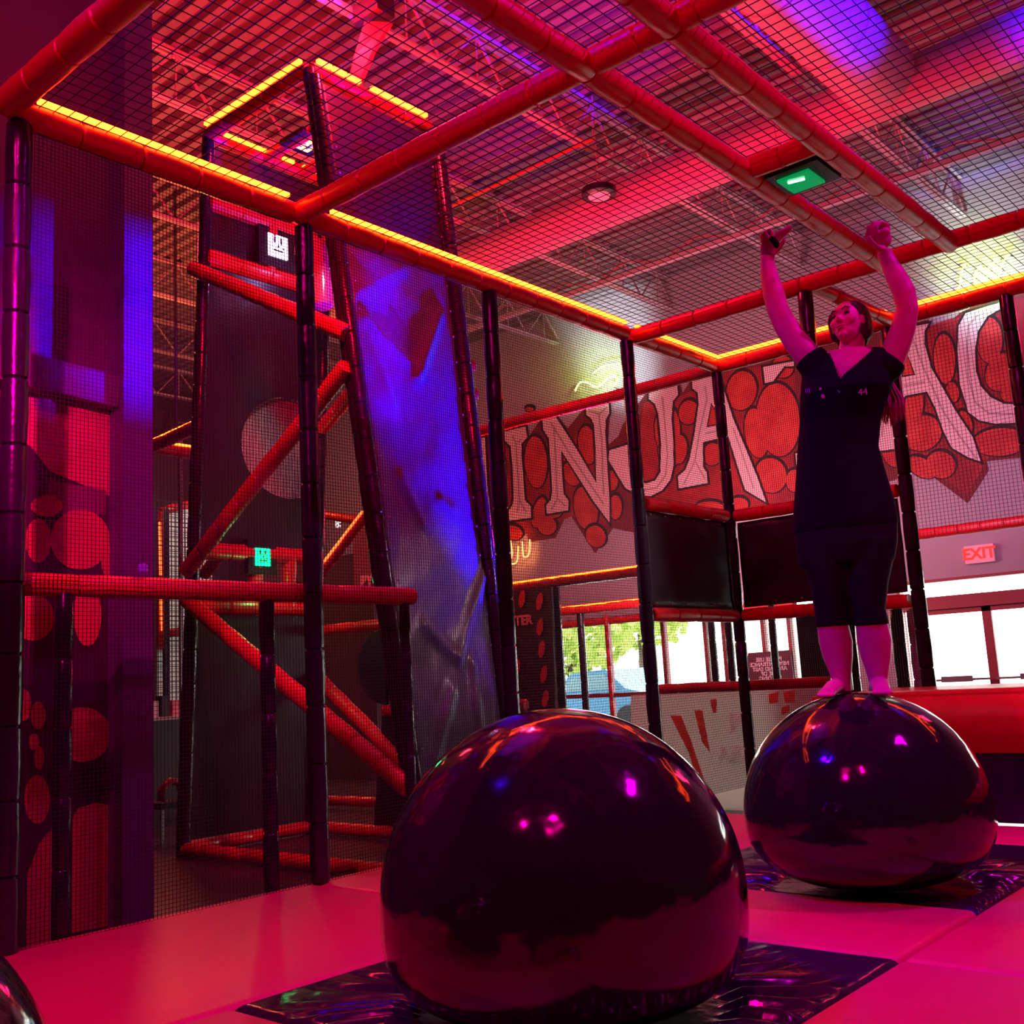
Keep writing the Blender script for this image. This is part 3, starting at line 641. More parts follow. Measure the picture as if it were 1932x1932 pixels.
def fuse(mb, voxel, it=4, cut=None, name='tmp'):
    me = mb.mesh(name); b = bmesh.new(); b.from_mesh(me); bmesh.ops.recalc_face_normals(b, faces=b.faces); b.to_mesh(me); b.free()
    o = bpy.data.objects.new(name, me); COL.objects.link(o)
    r_ = o.modifiers.new('r', 'REMESH'); r_.mode = 'VOXEL'; r_.voxel_size = voxel
    sm = o.modifiers.new('s', 'SMOOTH'); sm.iterations = it; sm.factor = .5
    dg = bpy.context.evaluated_depsgraph_get(); me2 = bpy.data.meshes.new_from_object(o.evaluated_get(dg)); bpy.data.objects.remove(o)
    if cut:
        b = bmesh.new(); b.from_mesh(me2); dl = [f for f in b.faces if cut(f.calc_center_median(), f.normal)]
        bmesh.ops.delete(b, geom=dl, context='FACES'); b.to_mesh(me2); b.free()
    me2.polygons.foreach_set('use_smooth', [True]*len(me2.polygons)); me2.name = name
    return me2
def armpath(mb, rows, n=16):
    P = [pt(x, y, d) for x, y, w_, d in rows]; mb.tube(P, [w_*KP for x, y, w_, d in rows], n)
pw = thing('person', 'woman in black shirt and cropped leggings standing barefoot on the rear ball, arms raised', 'person', (bB.x, bB.y, zB+BR2))
pw['label'] = 'woman in a black shirt and cropped leggings standing on the rear ball with arms raised'
b_ = MB()
# torso under the clothes
lathe_px(b_, [(662, 1548, 1655, .055, 0), (676, 1530, 1674, .07, 0), (700, 1526, 1676, .088, 0), (740, 1524, 1668, .10, 0), (800, 1520, 1650, .09, 0), (850, 1516, 1644, .085, 0), (900, 1514, 1657, .095, 0), (950, 1511, 1670, .105, 0), (1000, 1508, 1678, .11, 0), (1040, 1518, 1674, .10, 0)])
lathe_px(b_, [(1020, 1519, 1594, .09, 0), (1060, 1524, 1594, .085, 0), (1100, 1534, 1594, .075, 0), (1150, 1545, 1595, .062, 0), (1180, 1544, 1599, .060, 0), (1210, 1547, 1606, .066, -.01), (1240, 1555, 1607, .058, -.01), (1270, 1567, 1605, .045, 0), (1292, 1574, 1605, .038, 0), (1306, 1573, 1606, .038, .0)])
lathe_px(b_, [(1020, 1602, 1678, .09, 0), (1060, 1601, 1676, .085, 0), (1100, 1604, 1667, .075, 0), (1150, 1614, 1665, .062, 0), (1180, 1617, 1673, .060, 0), (1210, 1620, 1680, .066, -.01), (1240, 1627, 1679, .058, -.01), (1270, 1637, 1675, .045, 0), (1290, 1641, 1673, .038, 0), (1303, 1640, 1674, .038, .0)])
# feet
zt = zB+BR2+.012
def foot(px, toe, py):
    a = pt(px, py, -.03); c = pt(toe, py, .13); a.z = zt+.030; c.z = zt+.004; m_ = (a+c)/2; m_.z = zt+.028
    b_.tube([a-(c-a)*.12, a, m_, c, c+(c-a)*.12], [.022, .036, .040, .034, .012], 14, ry=.7)
    for k in range(5):
        side = (c-a).cross(V((0, 0, 1))).normalized()*(k-2)*.017; tp = c+(c-a).normalized()*(.045-.008*abs(k-1)); tp.z = zt-.006
        b_.tube([c+side*.8, tp+side], [.011, .008], 8)
foot(1589, 1560, 1306); foot(1657, 1664, 1304)
# head in its own frame, looking up to the left
fH = (nP*.84-rP*.44+V((0, 0, .24))).normalized(); xH = fH.cross(V((-.10, 0, 1))).normalized(); xH = (xH-fH*xH.dot(fH)).normalized(); uH = xH.cross(fH); CH = pt(1602, 611, -.005)
MH = Matrix((xH, fH, uH)).transposed(); HS = .95
def hl(x, y, z): return CH+MH@V((x, y, z))*HS
def HE(mb, x, y, z, a, b1, c, n=20): mb.ell(hl(x, y, z), a*HS, b1*HS, c*HS, MH, n)
b_.tube([pt(1604, 700, -.02), pt(1605, 670, -.01), hl(0, -.03, -.05), hl(0, -.02, 0)], [.066, .054, .052, .05], 20)
HE(b_, 0, -.012, .025, .074, .094, .088); HE(b_, 0, .020, -.015, .064, .070, .082); HE(b_, 0, .028, -.062, .048, .056, .044)
HE(b_, 0, .066, -.092, .020, .020, .017); HE(b_, 0, .076, .034, .046, .016, .013)
b_.tube([hl(0, .082, .018), hl(0, .094, -.006), hl(0, .104, -.026)], [.0075*HS, .009*HS, .011*HS], 10)
for sx in (-1, 1):
    HE(b_, sx*.010, .096, -.030, .008, .010, .006, 10); HE(b_, sx*.038, .060, -.020, .024, .022, .024); HE(b_, sx*.074, .006, -.006, .008, .018, .030, 12)
HE(b_, 0, .084, -.056, .022, .012, .006, 12); HE(b_, 0, .082, -.067, .019, .012, .007, 12)
# arms
armpath(b_, [(1548, 692, 27, 0), (1526, 674, 25, 0), (1500, 642, 23.5, .01), (1480, 610, 22, .02), (1467, 582, 20.5, .03), (1459, 552, 20, .03), (1452, 522, 17, .03), (1448, 497, 13.5, .03), (1448, 484, 13.5, .03)])
armpath(b_, [(1662, 696, 27, 0), (1682, 678, 25, 0), (1694, 648, 23.5, .01), (1705, 615, 22, .02), (1712, 582, 19.5, .03), (1706, 552, 20.5, .03), (1690, 520, 18.5, .03), (1673, 488, 14, .03), (1668, 474, 14, .03)])
# hands
def finger(rows, r0=.0088): 
    P = [pt(*q) for q in rows]; b_.tube(P, [r0*(1-.10*i) for i in range(len(P))], 10)
    E(b_, *rows[-1], r0*.8, r0*.8, r0*.8, n=10)
E(b_, 1449, 470, .03, .036, .022, .048, rot=4); E(b_, 1455, 458, .035, .032, .022, .028)
finger([(1440, 458, .035), (1437, 444, .055), (1443, 438, .078), (1450, 448, .084)], .0108)
finger([(1449, 452, .035), (1447, 438, .055), (1453, 433, .078), (1459, 444, .084)], .0110)
finger([(1457, 452, .035), (1468, 441, .045), (1479, 434, .045), (1489, 428, .04)], .0125)
finger([(1461, 460, .03), (1472, 450, .035), (1482, 441, .03), (1491, 432, .028)], .0115)
finger([(1462, 478, .035), (1471, 466, .055), (1480, 454, .060)], .0130)
E(b_, 1663, 452, .03, .044, .028, .046, rot=-8); E(b_, 1662, 440, .045, .040, .026, .026)
finger([(1676, 436, .03), (1674, 424, .05), (1662, 419, .075), (1653, 430, .084), (1656, 441, .078)], .0122)
finger([(1666, 434, .035), (1662, 421, .058), (1649, 420, .082), (1643, 431, .086), (1648, 441, .078)], .0122)
finger([(1657, 438, .035), (1650, 425, .058), (1638, 428, .080), (1636, 440, .080), (1643, 448, .072)], .0118)
finger([(1652, 448, .035), (1641, 438, .055), (1633, 446, .070), (1638, 456, .066)], .0105)
finger([(1668, 470, .045), (1655, 466, .072), (1645, 457, .090), (1640, 448, .096)], .0128)
me = fuse(b_, .0048, 4, name='body'); link('body', me, 'skin', pw)
# shirt
s = MB()
lathe_px(s, [(662, 1558, 1652, .055, -.01), (672, 1527, 1680, .075, 0), (700, 1517, 1686, .10, 0), (740, 1514, 1677, .125, .012), (775, 1513, 1664, .115, .006), (800, 1512, 1657, .108, 0), (850, 1508, 1652, .102, 0), (900, 1506, 1665, .112, 0), (950, 1503, 1679, .122, 0), (985, 1501, 1686, .128, 0), (1000, 1502, 1685, .126, 0)], 36)
armpath(s, [(1560, 704, 31, 0), (1536, 686, 32, 0), (1526, 674, 30, .0)]); armpath(s, [(1650, 708, 31, 0), (1672, 690, 32, 0), (1682, 677, 30, .0)])
tri = [(1562, 640), (1566, 668), (1585, 714), (1600, 700), (1643, 663), (1648, 640)]
def inpoly(x, y, P):
    c = False
    for i in range(len(P)):
        x1, y1 = P[i-1]; x2, y2 = P[i]
        if (y1 > y) != (y2 > y) and x < (x2-x1)*(y-y1)/(y2-y1)+x1: c = not c
    return c
def cutV(c, nn):
    x, y = pxy(c)
    return inpoly(x, y, tri) and nn.dot(nP) > -.2
link('shirt', fuse(s, .007, 3, cutV, 'shirt'), 'shirt', pw)
s = MB()
lathe_px(s, [(940, 1506, 1676, .112, 0), (990, 1502, 1685, .124, 0), (1030, 1508, 1685, .120, 0), (1062, 1514, 1680, .10, 0)], 32)
lathe_px(s, [(1020, 1508, 1599, .105, 0), (1060, 1516, 1599, .10, 0), (1100, 1529, 1598, .088, 0), (1150, 1539, 1599, .074, 0), (1178, 1540, 1602, .071, 0), (1182, 1541, 1602, .070, 0)])
lathe_px(s, [(1020, 1598, 1686, .105, 0), (1060, 1597, 1681, .10, 0), (1100, 1599, 1673, .088, 0), (1150, 1610, 1668, .074, 0), (1176, 1614, 1674, .071, 0), (1180, 1614, 1674, .070, 0)])
link('leggings', fuse(s, .007, 3, None, 'leggings'), 'leggings', pw)
# hair
s = MB()
HE(s, 0, -.030, .036, .085, .096, .089); HE(s, .058, -.040, -.015, .030, .055, .075); HE(s, -.058, -.040, -.010, .030, .055, .075); HE(s, 0, -.075, -.03, .06, .04, .07)
s.tube([hl(.060, .030, .060), hl(.078, .012, .03), hl(.082, -.012, -.03), pt(1650, 672, -.04), pt(1656, 700, -.08)], [.018, .020, .022, .020, .016], 12)
s.tube([hl(-.045, .045, .070), hl(-.072, .020, .035), hl(-.080, -.005, -.01), hl(-.076, -.02, -.06)], [.014, .014, .012, .006], 10)
def cutF(c, nn): return False
link('hair', fuse(s, .006, 3, None, 'hair'), 'hair', pw)
s = MB(); random.seed(4)
for i in range(150):
    u = random.random(); v = random.uniform(-.05, .05); x0 = 1650+14*u; x1 = 1664+38*u+random.uniform(-8, 8); y1 = 802-30*abs(u-.55)+random.uniform(-26, 6)
    P = [pt(x0-4, 680, -.12+v*.3), pt(x0+8+8*u, 715, -.13+v), pt(x1-6+6*math.sin(i), 755, -.12+v), pt(x1-14*(1-u), y1, -.11+v*1.3)]
    s.tube(P, [.006, .0055, .0045, .001], 5)
tag(s.build('loose_hair', 'hair_tips', pw, smooth=True), 'light brown hair ends hanging behind the shoulder')
for sx in (-1, 1):
    s = MB(); HE(s, sx*.030, .0755, .010, .0150, .010, .0062, 14); s.build('eye', 'eye_dark', pw, smooth=True)
    s = MB(); s.tube([hl(sx*.012, .088, .029), hl(sx*.030, .089, .036), hl(sx*.050, .074, .031)], [.0022, .0036, .0016], 8); s.build('eyebrow', 'hair', pw, smooth=True)
s = MB(); HE(s, 0, .0865, -.0565, .021, .0115, .0050, 14); HE(s, 0, .0850, -.0665, .018, .0115, .0060, 14); s.build('lips', 'lip', pw, smooth=True)
s = MB(); s.tube([pt(1450, 436, .045), pt(1456, 448, .062), pt(1464, 460, .062), pt(1472, 470, .045)], [.012, .014, .014, .012], 10); tag(s.build('hand_strap', 'shirt', pw, smooth='auto'), 'black strap wrapped round the hand')
for (x, y, body, sz, mt_) in ((1524, 738, 'III', .030, 'blue_print'), (1628, 740, '44', .040, 'print_ink'), (1583, 738, 'v', .03, 'blue_print')):
    if mt_ == 'blue_print': mat('blue_print', (.25, .15, .6), .5)
    text('shirt_print', body, sz, frameM(pt(x, y, .100 if x < 1530 else .128), rP, nP), mt_, pw, ext=.004)
s = MB(); E(s, 1548, 734, .118, .006, .004, .006, n=8); E(s, 1553, 748, .118, .010, .004, .010, n=8); s.build('shirt_badge', 'print_ink', pw, smooth=True)
# ------------------------------------------------------------------ hand rail on the left
RX = X0-.10
def hr(x, y): p = at(x, y, X=RX); return p
a_, b_ = hr(30, 1096), hr(780, 1130); zr = (a_.z+b_.z)/2
t = thing('hand_rail', 'pink lit padded hand rail on black posts along the left side', 'railing', (RX, a_.y, 0))
padded('top_rail', None, None, (RX, a_.y-.3, zr), (RX, b_.y, zr), .048, 'red_vinyl', parent=t)
for px in (118, 508, 772):
    p = hr(px, 1400); padded('rail_post', None, None, (RX, p.y, ZF), (RX, p.y, zr-.03), .036 if px < 700 else .03, 'black_vinyl', parent=t)
c = hr(269, 1086)+V((0, 0, .045))
t = thing('bottle', 'small blue lit bottle standing on the hand rail', 'bottle', c-V((0, 0, .03)))
s = MB(); s.tube([c+V((0, 0, -.03)), c+V((0, 0, .0)), c+V((0, 0, .01))], [.022, .022, .012], 14); s.build('body', mat('blue_plastic', (.25, .2, .9), .3), t, smooth='auto')
s = MB(); s.tube([c+V((0, 0, .01)), c+V((.004, .0, .05))], [.006, .004], 8); s.build('nozzle', 'black_plastic', t, smooth=True)
# ------------------------------------------------------------------ mural wall and column on the left
XM = -4.95
def lm(x, y, d=0): return at(x, y, X=XM+d)
yl0, ycol0, ycol1 = 1.0, at(232, 700, X=XM+.15).y, at(288, 700, X=XM+.15).y
s = MB(); s.box((XM-.2, yl0-2.2, ZF), (XM, ycol0+.02, ZC)); o = struct('wall_mid', s, 'side_wall_paint')
s = MB(); s.box((XM-.38, ycol0+.005, ZF), (XM+.15, ycol1, ZC)); o = struct('trim_2', s, mat('column_paint', (.10, .08, .13), .5))
m2 = thing('stone_mural', 'mural of red round stones on the wall behind the left railing', 'mural', lm(130, 1200))
s = MB(); s.prism([[lm(x, y, .002) for x, y in [(0, 715), (228, 745), (228, 1800), (0, 1900)]]], (.004, 0, 0)); s.build('ink_ground', mat('mural_ink_wall', (.035, .012, .02), .6), m2)
s = MB(); s.prism([[lm(x, y, .008) for x, y in [(0, 716), (226, 746), (226, 925), (205, 935), (150, 912), (95, 890), (60, 845), (0, 800)]]], (.003, 0, 0)); s.build('painted_sky', mat('mural_pink', (.55, .05, .09), .6, noise_mix=((.48, .035, .07), 3)), m2)
s = MB(); s.prism([[lm(x, y, .008) for x, y in [(90, 905), (200, 925), (198, 970), (92, 972)]]], (.003, 0, 0)); s.build('painted_block', mat('mural_grey', (.16, .07, .07), .7), m2)
MS = mat('mural_stone_left', (.42, .02, .035), .6, noise_mix=((.50, .03, .05), 4))
for k, (cx_, cy_, rx, ry) in enumerate([(151, 1018, 56, 57), (72, 1020, 24, 42), (155, 1386, 54, 52), (70, 1508, 24, 46), (62, 1165, 40, 44), (165, 1160, 26, 60), (72, 1350, 14, 26), (64, 1400, 10, 16), (74, 1430, 9, 22), (88, 955, 30, 20), (205, 1060, 14, 30), (45, 1330, 14, 30)]):
    s = MB(); s.prism([[lm(x, y, .012+.0004*k) for x, y in ell_px(cx_, cy_, rx, ry)]], (.002, 0, 0)); s.build('painted_stone', MS, m2)
s = MB(); s.prism([[lm(x, y, .012) for x, y in [(136, 1760), (136, 1545), (148, 1525), (180, 1515), (215, 1520), (236, 1540), (238, 1740)]]], (.002, 0, 0))
s.build('painted_stone', MS, m2); s = MB(); s.prism([[lm(x, y, .012) for x, y in [(50, 1790), (50, 1650), (75, 1590), (98, 1562), (98, 1790)]]], (.002, 0, 0))
s.build('painted_stone', MS, m2)
t = tag(MB().build('x', 'deck'), None) if False else None
s = MB(); p0, p1 = lm(0, 668, .03), lm(228, 714, .03); s.bar((XM+.06, p0.y-.2, (p0.z+p1.z)/2-.05), (XM+.06, ycol0-.0, (p0.z+p1.z)/2-.10), .10, .16)
tag(s.build('wall_shelf', mat('shelf_paint', (.12, .06, .12), .5)), 'dark purple ledge box above the pink mural', 'shelf')
# ------------------------------------------------------------------ truss climbing tower
TY0, TY1 = 4.70, 5.94
tw = thing('climbing_tower', 'tall tapering climbing tower with red pads and black vinyl beyond the net', 'climbing tower', (-6.4, TY0, ZF))
ZT1 = 5.50; XA, XB = -7.10, -5.78
LB, RB = -7.56, -4.90       # foot of the left and right legs at the hall floor
def lx(z): return LB+(XA-LB)*(z-ZF)/(ZT1-ZF)
def rx_(z): return RB+(XB-RB)*(z-ZF)/(ZT1-ZF)
for (fx, y, yb) in ((lx, TY0, TY0), (lx, TY1, TY1), (rx_, TY0, TY0), (rx_, 5.5, TY1)):
    padded('leg', None, None, (fx(ZF), y, ZF), (fx(ZT1), yb, ZT1), .055, 'black_vinyl', parent=tw)
top = [(XA, TY0, ZT1), (XB, TY0, ZT1), (XB, TY1, ZT1), (XA, TY1, ZT1)]
for k in range(4):
    a, b = V(top[k]), V(top[(k+1) % 4]); o = padded('top_beam', None, None, a, b, .062, 'red_vinyl', parent=tw)
    up_ = V((0, 0, .055)); off = (V((0, -.05, .065)), V((.05, 0, .065)), V((0, .0, -.05)), V((.075, 0, .01)))[k]
    segs = {0: [(.02, .98)], 1: [(.03, .38), (.46, .96)], 2: [], 3: [(.52, .93), (.35, .45), (.1, .28)]}[k]
    for (u0, u1) in segs:
        s = MB()
        L = (b-a).length*(u1-u0); n_ = max(1, int(L/.12))
        for i in range(n_):
            q0 = a+(b-a)*(u0+(u1-u0)*i/n_)+off; q1 = a+(b-a)*(u0+(u1-u0)*(i+.9)/n_)+off; s.bar(q0, q1, .034, .026)
        s.build('led_strip', 'led_dim', tw)
# inner cross bars below the top frame with a lit button
for (a, b) in (((XA+.02, TY0+.55, ZT1-.02), (XB-.02, TY0+.55, ZT1-.02)), ((XA+.02, TY0+.95, ZT1-.02), (XB-.1, TY0+.95, ZT1-.02))): padded('cross_beam', None, None, a, b, .05, 'red_vinyl', parent=tw)
def button(parent, c, nrm, xd, size, mt, nm='score_button'):
    c = V(c); M = frameM(c, xd, nrm); s = MB(); s.box((-size*.95, -size*.95, -.05), (size*.95, size*.95, 0)); me = s.mesh('button_box'); me.transform(M); link('button_box', me, 'black_plastic', parent)
    s = MB(); s.box((-size*.5, -size*.5, 0), (size*.5, size*.5, .012)); me = s.mesh('lit_button'); me.transform(M); o = link('lit_button', me, mt, parent)
    s = MB()
    for (x, y, a, b) in ((-.25, .12, .10, .25), (.1, .12, .10, .25), (-.25, -.25, .5, .08), (-.05, -.05, .1, .1), (.22, -.12, .06, .1)): s.box((x*size, y*size, .012), ((x+a)*size, (y+b)*size, .014))
    me = s.mesh('glyph'); me.transform(M); link('glyph', me, 'button_glyph', o)
bt = at(577, 273, Z=ZT1-.05); button(tw, bt, (0, 0, -1), (1, 0, 0), .16, mat('amber_lamp', (1, .6, .1), .4, emit=(1, .35, .02), es=3))
PF = lambda x, y: at(x, y, Y=TY0-.08)
def brace(nm, a, b, r=.062, mt='red_vinyl'): padded(nm, None, None, a, b, r, mt, parent=tw)
brace('brace', PF(364, 507), PF(652, 628)); brace('brace', PF(655, 690), PF(350, 1078)); brace('brace', PF(352, 1132), PF(772, 1488))
PBk = lambda x, y: at(x, y, Y=TY1)
brace('brace', PBk(668, 735), PBk(385, 1085)); brace('brace', PBk(560, 1240), PBk(775, 1455))
PS = lambda x, y: at(x, y, X=-7.25)
# back-left face: black vinyl sheet with a round porthole, red button frames
def holed(nm, quad, hole, off, mt='panel_vinyl'):
    s = MB(); s.prism([quad, hole] if hole else [quad], off); return s.build(nm, mt, tw)
def lface(x, y):      # leaning left face: intersect the view ray with the plane of the left legs
    d = ray(x, y); n_ = V((ZT1-ZF, 0, -(XA-LB))); n_ = V(((ZT1-ZF), 0, -(XA-LB))); p = V((LB, TY0, ZF)); t_ = n_.dot(p-O)/n_.dot(d); return O+d*t_
def lquad(z0, z1_, y0=TY0+.05, y1=TY1-.02): return [V((lx(z0), y0, z0)), V((lx(z0), y1, z0)), V((lx(z1_), y1, z1_)), V((lx(z1_), y0, z1_))]
c0 = lface(521, 842)
hole = [V((lx(c0.z+.44*math.sin(a)), min(TY1-.06, c0.y+.13+.49*math.cos(a)), c0.z+.44*math.sin(a))) for a in [2*math.pi*i/36 for i in range(36)]]
holed('side_panel', lquad(2.10, 4.40), hole, (.012, 0, 0)); holed('side_panel', lquad(ZF+.12, 1.55), None, (.012, 0, 0)); holed('side_panel', lquad(5.05, 5.42), None, (.012, 0, 0)); 
ht = MB(); n_ = 42
s = MB()
for i in range(-20, 21):
    u = i*.0214; h_ = math.sqrt(max(0, .43**2-u*u)); yc_ = c0.y+.13; k_ = .48/.43
    yy_ = min(TY1-.07, yc_+u*k_)
    s.bar((lx(c0.z-h_), yy_, c0.z-h_), (lx(c0.z+h_), yy_, c0.z+h_), .002)
    s.bar((lx(c0.z+u), yc_-h_*k_, c0.z+u), (lx(c0.z+u), min(TY1-.07, yc_+h_*k_), c0.z+u), .002)
s.build('porthole_net', 'net_cord', tw, fix=False)
mat('porthole_backing', (.52, .46, .45), .7)  # added backing sheets stand for the bright view through the openings
s = MB(); s.prism([[h+V((-.05, 0, 0)) for h in hole]], (-.006, 0, 0)); tag(s.build('porthole_backing', 'porthole_backing', tw), 'pale sheet added behind the porthole in place of a lit background')
lamp('porthole_fill', 'SPOT', (-5.6, 5.0, 4.6), c0+V((0, .13, 0)), 150, (1, .55, .55), .06, spot=40, blend=.8)  # unseen fill added to light the backing sheet
for z in (4.46, 4.92, 2.06, 1.62): brace('side_rail', (lx(z)+.02, TY0, z), (lx(z)+.02, TY1, z), .07)
for (yy, z0, z1_) in ((TY0+.62, 4.46, 4.92), (TY1-.04, 4.46, 4.92), (TY0+.58, 1.62, 2.06), (TY0+.92, 1.62, 2.06)): brace('side_upright', (lx(z0)+.02, yy, z0), (lx(z1_)+.02, yy, z1_), .065)
holed('side_panel', [V((lx(4.5), TY0+.05, 4.5)), V((lx(4.5), TY0+.58, 4.5)), V((lx(4.88), TY0+.58, 4.88)), V((lx(4.88), TY0+.05, 4.88))], None, (.012, 0, 0))
p = lface(513, 471); button(tw, V((lx(p.z)+.08, p.y, p.z)), (1, 0, 0), (0, 1, 0), .20, 'white_lamp')
p = lface(484, 1053); button(tw, V((lx(p.z)+.08, p.y, p.z)), (1, 0, 0), (0, 1, 0), .15, 'green_lamp')
lamp('green_button_glow', 'POINT', V((lx(p.z)+.20, p.y, p.z-.30)), None, 4, (0, 1, .2), .04)
lamp('white_button_glow', 'POINT', lface(505, 500)+V((.35, .1, -.1)), None, 7, (.7, .35, 1), .04)
# back face: rails and a second porthole sheet
zb0, zb1 = .75, 1.42
brace('back_rail', (lx(zb1), TY1, zb1), (rx_(zb1), TY1, zb1), .045); brace('back_rail', (lx(.72)+.9, TY1, .72), (rx_(.72), TY1, .72), .045)
brace('foot_rail', (lx(ZF+.06), TY0, ZF+.06), (rx_(ZF), TY0, ZF+.06), .05); brace('foot_rail', (lx(ZF+.06), TY0, ZF+.06), (lx(ZF+.06), TY1, ZF+.06), .05); brace('foot_rail', (lx(ZF+.06), TY1, ZF+.06), (rx_(ZF), TY1, ZF+.06), .05)
cb = at(728, 1205, Y=TY1); rr = .43; q = [V((-6.55, TY1, .74)), V((rx_(.8)-.05, TY1, .74)), V((rx_(1.38)-.05, TY1, 1.38)), V((-6.55, TY1, 1.38))]
hole = [V((cb.x+.40*math.cos(a), TY1, 1.06+.29*math.sin(a))) for a in [2*math.pi*i/32 for i in range(32)]]
hole = [h for h in hole]
xe = rx_(1.38)-.08
q = [V((-6.55, TY1, .74)), V((xe, TY1, .74)), V((xe, TY1, .76))] + [V((cb.x+.36*math.cos(a), TY1, 1.07+.31*math.sin(a))) for a in [-math.pi/2-math.pi*i/16 for i in range(17)]] + [V((xe, TY1, 1.385)), V((-6.55, TY1, 1.385))]
s = MB(); s.prism([q], (0, .012, 0)); s.build('back_panel', 'panel_vinyl', tw)
s = MB(); s.prism([[V((-6.5, TY1+.05, .75)), V((xe, TY1+.05, .75)), V((xe, TY1+.05, 1.38)), V((-6.5, TY1+.05, 1.38))]], (0, .006, 0)); tag(s.build('porthole_backing', 'porthole_backing', tw), 'pale sheet added behind the low opening in place of a lit background')
s = MB(); s.prism([[V((-6.75, TY1, ZF+.1)), V((rx_(0)-.1, TY1, ZF+.1)), V((rx_(.5)-.1, TY1, .68)), V((-6.6, TY1, .68))]], (0, .012, 0)); s.build('back_panel', 'panel_vinyl', tw)
# right leaning slab: one vinyl, its unlit top coloured darker, its lit part bluer
sl = thing('climbing_slab', 'tall leaning dark sheet lit purple and blue, with crossing fold lines', 'climbing wall', (RB, TY0, ZF))
def yfar(z): return 5.56+(TY1-5.56)*(z-ZF)/(ZT1-ZF)
def sp(u, v):          # u across (0 near edge), v height
    z = ZF+.05+(ZT1-.12-ZF-.05)*v; y = TY0+.05+(yfar(z)-TY0-.10)*u; return V((rx_(z)+.06, y, z))
def s_uv(x, y):
    d = ray(x, y); n_ = V((ZT1-ZF, 0, -(XB-RB))); p = V((RB+.06, TY0, ZF)); t_ = n_.dot(p-O)/n_.dot(d); q = O+d*t_
    return (q.y-TY0-.05)/(yfar(q.z)-TY0-.10), (q.z-ZF-.05)/(ZT1-.12-ZF-.05)
creases = [((690, 600), (785, 702), .035), ((830, 592), (782, 715), .035), (((800, 1178)), (862, 1240), .03), ((915, 1080), (868, 1235), .03), ((830, 945), (850, 965), .02), ((660, 560), (760, 505), .02), ((700, 640), (740, 760), .02), ((760, 900), (800, 990), .02), ((640, 500), (700, 560), .02), ((850, 1300), (820, 1430), .03), ((890, 1250), (900, 1380), .03)]
cr = [(V(s_uv(*a)), V(s_uv(*b)), k) for a, b, k in creases]
AS = V((1.14, 5.4))
def crease(u, v):
    h_ = 0; p = V((u*AS.x, v*AS.y))
    for a, b, k in cr:
        A_ = V((a.x*AS.x, a.y*AS.y)); B_ = V((b.x*AS.x, b.y*AS.y)); d = B_-A_; t_ = max(0, min(1, (p-A_).dot(d)/d.length_squared)); r = (p-A_-d*t_).length
        h_ += k*max(0, 1-r/.10)**1.5
    return h_
def sheet(nm, u0, u1, v0, v1, nu, nv, mt, extra=0):
    vs = []; fs = []
    for j in range(nv+1):
        for i in range(nu+1):
            u = u0+(u1-u0)*i/nu; v = v0+(v1-v0)*j/nv; p = sp(u, v)
            ed = min(1, min(u-0, 1-u)*8+.05)
            h_ = crease(u, v)+.03*noise.noise(V((u*2.2, v*9, 1)))*ed+.008*noise.noise(V((u*7, v*26, 4)))
            vs.append(p+V((h_+extra, 0, 0)))
    for j in range(nv):
        for i in range(nu): fs.append((j*(nu+1)+i, j*(nu+1)+i+1, (j+1)*(nu+1)+i+1, (j+1)*(nu+1)+i))
    s = MB(); s.add(vs, fs); o = s.build(nm, mt, sl, smooth=True, fix=False); md = o.modifiers.new('thick', 'SOLIDIFY'); md.thickness = .01; return o
vsplit = s_uv(740, 450)[1]
sheet('lower_sheet', 0, 1, 0, vsplit, 50, 190, 'slab_vinyl'); sheet('upper_sheet', 0, 1, vsplit+.004, 1, 40, 60, 'panel_vinyl')
for ya, yb in ((TY0-.02, TY0-.02), (yfar(ZF)+.02, TY1+.02)):
    padded('edge_pad', None, None, (rx_(ZF)+.07, ya, ZF), (rx_(ZT1-.1)+.07, yb, ZT1-.1), .05, 'black_vinyl', parent=sl)
for i in range(26):
    for u in (.03, .97):
        p = sp(u, (i+.5)/26)+V((.02, 0, 0)); s = MB(); s.ell(p, .008, .008, .008, n=6); s.build('snap', 'steel', sl, smooth=True)
for (x, y) in ((892, 690), (897, 743)):
    p = at(x, y, Y=TY1+.10); s = MB(); s.tube([p-V((.45, 0, 0)), p, p+V((.02, 0, 0))], [.05, .05, .02], 16); tag(s.build('padded_stub', 'red_vinyl', None, smooth='auto'), 'red padded bar end beside the purple slab, %s of two' % ('upper' if y < 700 else 'lower'), 'bar end', 'red bar ends beside the slab')
p = at(606, 522, Y=5.3); s = MB(); s.tube([p+V((0, 0, -.27)), p+V((0, 0, -.25)), p+V((0, 0, .25)), p+V((0, 0, .30))], [.07, .095, .095, .07], 28)
t = thing('hanging_roller', 'pink red padded roller hanging inside the tower', 'roller', p); s.build('sleeve', mat('roller_vinyl', (.75, .04, .09), .2, bump=(5, .3, .02)), t, smooth='auto')
s = MB(); s.bar(p+V((0, 0, .28)), p+V((0, 0, .75)), .02); s.build('strap', 'net_cord', t)
